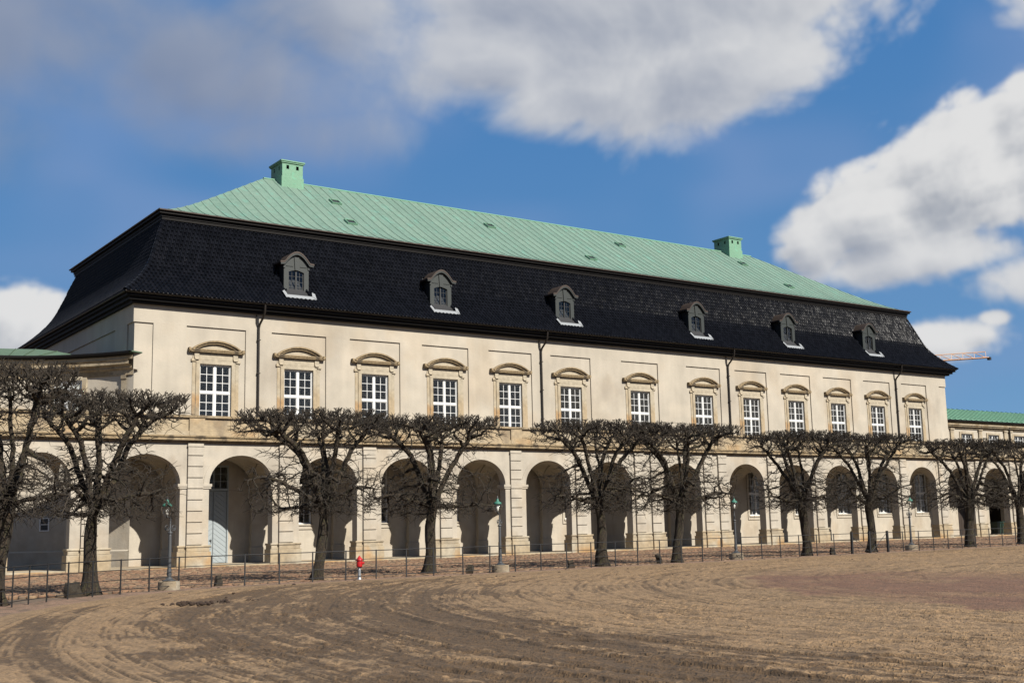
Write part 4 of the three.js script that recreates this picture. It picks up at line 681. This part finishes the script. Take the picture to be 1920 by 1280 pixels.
function lamp(x, z, turn, label, scribble) {
  const t = thing('street_lamp', label, 'street lamp', [x, 0, z], 'lamps along the fence'); t.rotation.y = turn;
  mesh('lamp_base', lathe([[0, -0.1], [0.34, -0.1], [0.345, 0.02], [0.335, 0.28], [0.32, 0.30], [0, 0.30]], 22), M.granite, t, true);
  if (scribble) { const p = []; for (let k = 0; k <= 40; k++) { const u = k / 40, a = 2.35 + u * 0.9 + Math.sin(u * 31) * 0.12; p.push(V(Math.cos(-a - turn * 0) * 0.345, 0.14 + Math.sin(u * 23) * 0.07 + Math.sin(u * 9) * 0.02, -Math.sin(-a) * 0.345)); } mesh('scribble', tubeGeo(p, p.map(() => 0.007), 4), M.iron, t, true); }
  mesh('pole', lathe([[0.0, 0.30], [0.20, 0.30], [0.20, 0.325], [0.12, 0.36], [0.075, 0.42], [0.06, 0.46], [0.085, 0.52], [0.065, 0.6], [0.075, 0.64], [0.06, 0.70], [0.05, 1.72], [0.05, 1.78], [0, 1.78]], 14), M.lampMetal, t, true);
  mesh('collar', lathe([[0, 1.78], [0.075, 1.78], [0.085, 1.80], [0.07, 1.83], [0.03, 1.85], [0.028, 2.15], [0, 2.15]], 12), M.lampMetal, t, true);
  for (const s of [-1, 1]) { const p = []; for (let k = 0; k <= 26; k++) { const a = k / 26 * Math.PI * 3.1, rr = 0.105 - 0.075 * k / 26; p.push(V(s * (0.13 + Math.cos(a + Math.PI) * rr), 1.97 + Math.sin(a + Math.PI) * rr, 0)); } mesh('scroll', tubeGeo(p, p.map(() => 0.014), 5), M.lampMetal, t, true); }
  mesh('arm', tubeGeo([V(0, 2.1, 0), V(0, 2.24, 0), V(-0.02, 2.29, 0), V(-0.14, 2.3, 0), V(-0.14, 2.36, 0)], [0.025, 0.025, 0.025, 0.03, 0.045], 8), M.lampMetal, t, true);
  const h = partGroup('lantern', t, 0, 0, 0); h.position.set(-0.14, 0, 0);
  mesh('globe', lathe([[0.07, 2.32], [0.09, 2.36], [0.16, 2.46], [0.19, 2.54], [0.175, 2.61], [0.13, 2.64]], 18), M.clear, h, true);
  mesh('lantern_cap', lathe([[0.13, 2.63], [0.155, 2.64], [0.15, 2.69], [0.11, 2.72], [0.06, 2.75], [0.045, 2.82], [0.03, 2.85]], 18), M.lampCap, h, true);
  mesh('finial', lathe([[0.02, 2.84], [0.05, 2.87], [0.02, 2.90], [0.012, 2.96], [0, 2.97]], 10), M.lampMetal, h, true);
  mesh('bulb', lathe([[0, 2.36], [0.04, 2.38], [0.045, 2.44], [0.06, 2.48], [0.05, 2.56], [0, 2.6]], 10), M.white, h, true);
}
lamp(-11.12, 25.05, 0.35, 'grey lamp post before the arch just left of the blue door');
lamp(2.3, 24.05, 0.5, 'grey green-capped lamp post near the middle, right of the hydrant');
lamp(16.7, 22.6, 0.9, 'lamp post on a scribbled stone base right of centre', true);
lamp(30.8, 21.9, 1.3, 'lamp post farthest right, on a pale round base');
{
  const t = thing('fire_hydrant', 'red and silver fire hydrant standing behind the fence', 'hydrant', [-4.05, 0, 24.45]);
  mesh('stand', lathe([[0, -0.1], [0.12, -0.1], [0.12, 0.02], [0.075, 0.05], [0.058, 0.12], [0.052, 0.3], [0.056, 0.32], [0.052, 0.34], [0.05, 0.47], [0, 0.47]], 16), M.zinc, t, true);
  mesh('barrel', lathe([[0, 0.46], [0.095, 0.46], [0.105, 0.5], [0.105, 0.68], [0.09, 0.7], [0, 0.7]], 18), M.red, t, true);
  mesh('cap', lathe([[0, 0.69], [0.125, 0.69], [0.13, 0.72], [0.07, 0.79], [0.04, 0.82], [0.025, 0.86], [0, 0.865]], 18), M.red, t, true);
  mesh('outlet', new THREE.CylinderGeometry(0.045, 0.045, 0.1, 12).rotateZ(Math.PI / 2).rotateY(-0.5).translate(0.11, 0.6, 0.06), M.red, t, true);
}
function rough(geo, amp, seed) { const p = geo.attributes.position; for (let i = 0; i < p.count; i++) { const x = p.getX(i), y = p.getY(i), z = p.getZ(i); p.setXYZ(i, x + (n3(x * 6 + seed, y * 6, z * 6) - 0.5) * amp, y + (n3(x * 6, y * 6 + seed, z * 6) - 0.5) * amp, z + (n3(x * 6, y * 6, z * 6 + seed) - 0.5) * amp); } geo.computeVertexNormals(); return geo; }
[[-9.18, 24.15, 0.42, 0.5, 'squat dark guard stone below the blue door, right of the leftmost lamp'], [0.9, 24.0, 0.36, 0.55, 'leaning dark guard stone just left of the middle lamp'], [6.0, 23.75, 0.36, 0.5, 'dark guard stone just left of the fifth trunk from left'], [11.45, 23.1, 0.42, 0.6, 'dark guard stone just left of the sixth trunk from left'], [23.2, 22.9, 0.4, 0.42, 'thin dark guard stone left of the gate posts'], [-14.1, 25.3, 0.42, 0.4, 'broad boulder at the foot of the second trunk from left']].forEach(([x, z, h, lean, label], i) => {
  const g = rough(new THREE.BoxGeometry(0.24 + (i === 5 ? 0.34 : 0), h * 0.9 + 0.1, 0.24, 5, 6, 5).translate(0, h / 2 - 0.05, 0), 0.13, i * 3.3), p = g.attributes.position;
  for (let k = 0; k < p.count; k++) { const y = clamp(p.getY(k) / h); p.setX(k, p.getX(k) * (1 - 0.35 * y) + lean * 0.16 * y); p.setZ(k, p.getZ(k) * (1 - 0.3 * y)); } g.computeVertexNormals();
  const m = mesh('guard_stone', worldUV(g), M.darkstone, scene); m.position.set(x, 0, z); m.rotation.y = i * 0.7; m.userData = { label, category: 'stone', group: 'guard stones behind the fence' };
});
[[70.35, 1.6, 'left one of the two green wheeled bins under the right arches'], [71.25, 1.5, 'right one of the two green wheeled bins under the right arches']].forEach(([x, z, label]) => {
  const t = thing('wheeled_bin', label, 'bin', [x, 0.14, z], 'bins in the arcade');
  const g = new THREE.BoxGeometry(0.62, 0.92, 0.68, 1, 1, 1).translate(0, 0.52, 0), p = g.attributes.position; for (let k = 0; k < p.count; k++) if (p.getY(k) < 0.5) { p.setX(k, p.getX(k) * 0.8); p.setZ(k, p.getZ(k) * 0.75); } g.computeVertexNormals();
  mesh('body', g, M.bin, t, true); mesh('lid', merge([bx(-0.34, 0.34, 0.981, 1.05, -0.38, 0.38), bx(-0.28, 0.28, 1.051, 1.1, -0.3, 0.3)]), M.bin, t, true); for (const s of [-1, 1]) mesh('wheel', new THREE.CylinderGeometry(0.1, 0.1, 0.06, 14).rotateZ(Math.PI / 2).translate(s * 0.27, 0.1, -0.3), M.iron, t, true);
});
{ // horse droppings and clods on the sand
  const r = rng(51), l = []; const lump = (x, z, s) => l.push(rough(new THREE.IcosahedronGeometry(s, 1), s * 0.8, x * 7).scale(1, 0.75, 1).translate(x, 0.02 + s * 0.35 + r() * s * 0.5, z));
  for (let i = 0; i < 42; i++) lump(-13.3 + (r() - 0.5) * 1.5 + (r() - 0.5) * 0.5, 33.4 + (r() - 0.5) * 0.7, 0.03 + r() * 0.04);
  for (let i = 0; i < 10; i++) lump(-12.0 + (r() - 0.5) * 1.6, 32.9 + (r() - 0.5) * 1, 0.022 + r() * 0.025);
  const m = mesh('horse_droppings', merge(l.map((g) => worldUV(g))), M.manure, scene); m.userData = { kind: 'stuff', label: 'dark brown heap of horse droppings on the sand at left', category: 'droppings' };
  const c = []; for (let i = 0; i < 130; i++) { const t = r(), x = lerp(-12, 30, t), z = fenceZ(x) + 0.7 + Math.pow(r(), 1.6) * 7, s = 0.02 + r() * 0.035; c.push(worldUV(rough(new THREE.IcosahedronGeometry(s, 0), s, x * 5).scale(1.3, 0.6, 1).translate(x, 0.025 + s * 0.2, z))); }
  const q = mesh('clods', merge(c), M.manure, scene); q.userData = { kind: 'stuff', label: 'small dark clods scattered over the sand near the fence', category: 'clods' };
}

// ---------------------------------------------------------------- pollarded lindens with flat-cut tops
function linden(o) {
  const r = rng(o.seed), N = [], add = (p, parent, limb) => { N.push({ p, parent, kids: [], limb, r: 0 }); if (parent >= 0) N[parent].kids.push(N.length - 1); return N.length - 1; };
  const H = o.top, fork = o.fork; let cur = add(V(0, -0.15, 0), -1, 0); const trunkIds = [cur];
  const bend = (y) => V(o.lean[0] * Math.pow(y / fork, 1.3) + Math.sin(y * 2.1 + o.seed) * 0.04, y, o.lean[1] * y / fork + Math.cos(y * 1.7 + o.seed) * 0.03);
  for (let y = 0.05; y < fork; y += 0.2) { cur = add(bend(y), cur, 0); trunkIds.push(cur); }
  let limbNo = 0; const minR = {};
  function guide(start, pts, rad) { limbNo++; const id = limbNo; minR[id] = rad; let c = start; const curve = new THREE.CatmullRomCurve3([N[start].p.clone(), ...pts]), n = Math.ceil(curve.getLength() / 0.17); for (let k = 1; k <= n; k++) { const q = curve.getPointAt(k / n); q.x += (r() - 0.5) * 0.05; q.y += (r() - 0.5) * 0.05; q.z += (r() - 0.5) * 0.05; c = add(q, c, id); } return c; }
  const tip = N[cur].p, [L, R] = o.half, n0 = o.limbs ?? 5;
  for (let i = 0; i < n0; i++) {
    const a = (i + 0.35 * r()) / n0 * Math.PI * 2 + o.seed, s = Math.cos(a) > 0 ? R : L, ex = Math.cos(a) * s * (0.5 + r() * 0.3), ez = Math.sin(a) * 1.9 * (0.5 + r() * 0.3), st = trunkIds[trunkIds.length - 1 - Math.floor(r() * 3)];
    guide(st, [V(tip.x + ex * 0.28, fork + 0.55 + r() * 0.25, ez * 0.3), V(tip.x + ex * 0.62, fork + (H - fork) * 0.5 + r() * 0.3, ez * 0.65), V(ex * 1.05, H - 0.75, ez)], 0.046 + r() * 0.032);
  }
  guide(cur, [V(tip.x + 0.1, fork + 0.9, 0.05), V(tip.x - 0.05, H - 0.9, 0)], 0.08);
  for (const [side, y, reach, rise, zz] of o.low) { let st = trunkIds[0]; for (const id of trunkIds) if (Math.abs(N[id].p.y - y) < Math.abs(N[st].p.y - y)) st = id; const p = N[st].p; guide(st, [V(p.x + side * reach * 0.4, y + rise * 0.35, zz * 0.4), V(p.x + side * reach * 0.75, y + rise * 0.9, zz * 0.8), V(p.x + side * reach, y + rise * 0.8, zz)], 0.05); }
  // points the twigs grow towards
  const A = [], den = o.density ?? 1, put = (x, y, z) => A.push({ p: V(x, y, z), near: -1, d: 1e9 });
  for (let i = 0; i < 1500 * den; i++) { const x = lerp(-L, R, r()), z = (r() - 0.5) * 3.9, s = x > 0 ? R : L; if (Math.pow(Math.abs(x / s), 3.2) + Math.pow(Math.abs(z / 1.95), 3.2) > 1) continue; put(x, H - 0.1 - Math.pow(r(), 1.35) * 0.8, z); }
  for (let i = 0; i < 170 * den; i++) { const y = lerp(3.9, H - 0.7, r()), k = (y - 2.0) / (H - 2.7), a = r() * Math.PI * 2, q = Math.sqrt(r()) * 0.98, s = Math.cos(a) > 0 ? R : L; put(Math.cos(a) * q * s * k, y, Math.sin(a) * q * 2.1 * k); }
  for (let i = 0; i < 760 * den; i++) { const a = r() * Math.PI * 2, s = Math.cos(a) > 0 ? R : L, q = lerp(0.1, 0.95, Math.pow(r(), 0.75)); put(Math.cos(a) * q * s, lerp(fork - 0.6, fork + 1.05, r()) + 0.1 * q, Math.sin(a) * q * 2.2); }
  const DI = 1.9, DK = 0.165, ST = 0.12; let from = 0, live = A;
  for (let it = 0; it < 90 && live.length; it++) {
    for (let k = from; k < N.length; k++) { const p = N[k].p; if (N[k].limb === 0 && p.y < fork - 0.6) continue; for (const q of live) { const d = q.p.distanceToSquared(p); if (d < q.d) { q.d = d; q.near = k; } } }
    from = N.length; const pull = new Map(); live = live.filter((q) => q.d > DK * DK);
    for (const q of live) if (q.d < DI * DI) { const v = pull.get(q.near) ?? V(); v.add(q.p.clone().sub(N[q.near].p).normalize()); pull.set(q.near, v); }
    if (!pull.size) break;
    for (const [k, v] of pull) { if (N[k].kids.length > 3) continue; v.normalize(); v.x += (r() - 0.5) * 0.75; v.y += (r() - 0.5) * 0.75; v.z += (r() - 0.5) * 0.75; v.normalize(); add(N[k].p.clone().addScaledVector(v, ST * (0.8 + r() * 0.4)), k, N[k].limb); }
  }
  for (let k = N.length - 1; k >= 0; k--) { const n = N[k]; if (!n.kids.length) n.r = 0.0125; else { let s = 0; for (const c of n.kids) s += Math.pow(N[c].r, 2.38); n.r = Math.pow(s, 1 / 2.38) + 0.0003; } }
  const bole = o.girth; const mx = N[trunkIds[trunkIds.length - 1]].r; // limbs keep their girth, trunk flares at the foot
  // chains
  const limbs = {}, fine = [], trunkG = [];
  const emit = (start, first) => {
    const ids = first >= 0 ? [first] : []; let k = start; ids.push(k); while (N[k].kids.length) { let b = N[k].kids[0]; for (const c of N[k].kids) if (N[c].r > N[b].r) b = c; for (const c of N[k].kids) if (c !== b) stack.push([c, k]); ids.push(b); k = b; }
    const lim = N[start].limb, n = ids.length, pts = ids.map((i) => N[i].p), rr = ids.map((i, q) => { let v = N[i].r; if (lim && minR[lim] && v > 0.028) v = Math.max(v, minR[lim] * (1 - q / n * 0.6)); return Math.min(v, 0.15); }); if (first >= 0) rr[0] = rr[1];
    const big = rr[0] > 0.034, g = tubeGeo(pts, rr, big ? 7 : rr[0] > 0.02 ? 4 : 3, 0.8);
    if (big) (limbs[lim] ??= []).push(g); else fine.push(g);
  };
  const stack = []; // trunk first
  { const n = trunkIds.length, pts = trunkIds.map((i) => N[i].p), rad = pts.map((p, i) => { const t = i / (n - 1), base = lerp(bole, bole * 0.82, t) + Math.exp(-Math.max(0, p.y) / 0.22) * bole * 0.55, knob = (n3(p.y * 1.6 + o.seed, 3, 7) - 0.5) * 0.13 * bole * 2; return (a) => base + knob + (n3(Math.cos(a) * 1.7 + o.seed, p.y * 2.2, Math.sin(a) * 1.7) - 0.5) * bole * 0.42 + Math.exp(-Math.max(0, p.y) / 0.18) * bole * 0.35 * Math.max(0, Math.sin(a * 3 + o.seed)); });
    trunkG.push(tubeGeo(pts, rad, 18, 0.8)); for (const id of trunkIds) for (const c of N[id].kids) if (!trunkIds.includes(c)) stack.push([c, id]); }
  while (stack.length) { const [s, f] = stack.pop(); emit(s, f); }
  // last year's shoots: stubby and upright in the cut top, longer and loose below
  const shoot = (p, dir, len, rad, droop) => { const m = p.clone().addScaledVector(dir, len * 0.5); m.x += (r() - 0.5) * len * 0.25; m.z += (r() - 0.5) * len * 0.25; const e = p.clone().addScaledVector(dir, len); e.y -= droop * len; if (e.y > H) { e.y = H - r() * 0.07; if (m.y > H - 0.04) m.y = H - 0.05; } fine.push(tubeGeo([p, m, e], [rad, rad * 0.85, rad * 0.5], 3, 1)); };
  N.forEach((n, k) => {
    if (n.r > 0.03 || n.limb === 0 && n.p.y < fork - 0.5) return; const topz = n.p.y > H - 0.55, end = !n.kids.length;
    const cnt = topz ? (end ? 5 : 2) : end ? 3 : r() < 0.35 ? 1 : 0;
    for (let i = 0; i < cnt; i++) { const d = topz ? V((r() - 0.5) * 1.5, 0.55 + r() * 0.6, (r() - 0.5) * 1.5) : V((r() - 0.5) * 2 + n.p.x * 0.25, (r() - 0.45) * 1.3, (r() - 0.5) * 2 + n.p.z * 0.25); d.normalize(); shoot(n.p, d, topz ? 0.13 + r() * 0.2 : 0.16 + r() * 0.34, topz ? 0.0135 : 0.0095, topz ? 0 : r() * 0.25); }
  });
  for (let i = 0; i < 70; i++) { const y = fork - 0.45 + r() * 0.7, p = bend(Math.min(fork, y)), a = r() * 6.28, d = V(Math.cos(a), (r() - 0.5) * 0.6, Math.sin(a)); shoot(p.clone().addScaledVector(d, bole * 0.8), d.normalize(), 0.3 + r() * 0.6, 0.008, r() * 0.4); }
  const t = thing('linden_tree', o.label, 'tree', [o.x, 0, o.z], 'flat-cut lindens along the fence');
  t.rotation.y = o.turn ?? -0.12;
  mesh('trunk', trunkG[0], M.bark, t, true);
  for (const k of Object.keys(limbs)) mesh('limb', merge(limbs[k]), M.bark, t, true);
  mesh('crown', merge(fine), M.twig, t, true);
}
[
  { x: -17.15, z: 29.1, seed: 3, top: 6.3, fork: 2.75, lean: [0.2, 0], girth: 0.225, half: [2.40, 1.85], low: [[1, 2.7, 1.5, 0.2, 0.4], [-1, 2.6, 1.6, 0.5, 0]], density: 1.2, label: 'nearest flat-cut linden, its thick trunk at the left picture edge' },
  { x: -13.6, z: 25.0, seed: 7, top: 6.15, fork: 2.75, lean: [0.12, 0], girth: 0.21, half: [1.76, 2.77], low: [[1, 2.75, 1.8, 0.3, 0.2], [-1, 2.9, 1.2, 0.5, 0.3]], density: 1.15, label: 'straight-trunked flat-cut linden left of the first lamp post' },
  { x: -4.9, z: 22.9, seed: 11, top: 6.1, fork: 2.85, lean: [0.28, 0], girth: 0.20, half: [3.05, 2.50], low: [[-1, 3.0, 2.9, 0.75, 0.3], [1, 2.85, 1.7, 0.55, 0.2], [-1, 2.7, 1.4, -0.1, -0.8]], limbs: 5, label: 'leaning flat-cut linden just left of the red hydrant' },
  { x: 0.3, z: 22.0, seed: 19, top: 6.15, fork: 2.75, lean: [0.2, 0.05], girth: 0.235, half: [2.68, 2.96], low: [[1, 2.6, 2.6, 0.05, 0.3], [-1, 2.7, 2.1, 0.4, 0.2]], limbs: 4, label: 'knobbly flat-cut linden between the hydrant and the middle lamp' },
  { x: 8.05, z: 23.3, seed: 23, top: 6.1, fork: 2.8, lean: [-0.12, 0], girth: 0.235, half: [2.96, 2.96], low: [[-1, 2.7, 2.2, 0.3, 0.2], [1, 2.9, 1.9, 0.5, -0.3]], limbs: 6, label: 'fifth flat-cut linden from left, first one right of the middle lamp' },
  { x: 12.4, z: 23.2, seed: 29, top: 6.1, fork: 2.75, lean: [0.3, 0], girth: 0.2, half: [2.40, 3.32], low: [[1, 2.7, 2.6, 0.4, 0.3], [-1, 2.8, 1.9, 0.2, 0.2]], limbs: 5, label: 'slim flat-cut linden left of the scribbled lamp base' },
  { x: 21.5, z: 22.7, seed: 31, top: 6.08, fork: 2.7, lean: [-0.1, 0], girth: 0.22, half: [2.86, 2.40], low: [[1, 2.7, 2.0, 0.3, 0.3], [-1, 2.6, 2.2, 0.35, 0]], limbs: 5, density: 0.9, label: 'flat-cut linden left of the fence gate' },
  { x: 27.2, z: 22.1, seed: 37, top: 6.15, fork: 2.75, lean: [0.1, 0], girth: 0.225, half: [2.68, 3.15], low: [[-1, 2.4, 2.4, 1.4, 0.2], [1, 2.8, 2.0, 0.3, 0]], limbs: 5, density: 0.9, label: 'flat-cut linden behind the fence gate with a forked trunk' },
  { x: 36.9, z: 21.4, seed: 41, top: 6.15, fork: 2.7, lean: [0.15, 0], girth: 0.235, half: [3.05, 3.15], low: [[1, 2.4, 2.3, 1.0, 0.2], [-1, 2.7, 2.0, 0.4, 0]], limbs: 5, density: 0.85, label: 'flat-cut linden beyond the right corner of the palace' },
  { x: 42.7, z: 21.0, seed: 43, top: 6.15, fork: 2.7, lean: [0.1, 0], girth: 0.22, half: [2.77, 3.15], low: [[-1, 2.7, 2.0, 0.4, 0]], limbs: 5, density: 0.8, label: 'flat-cut linden cut off by the right picture edge' },
].forEach(linden);

renderer.render(scene, camera);
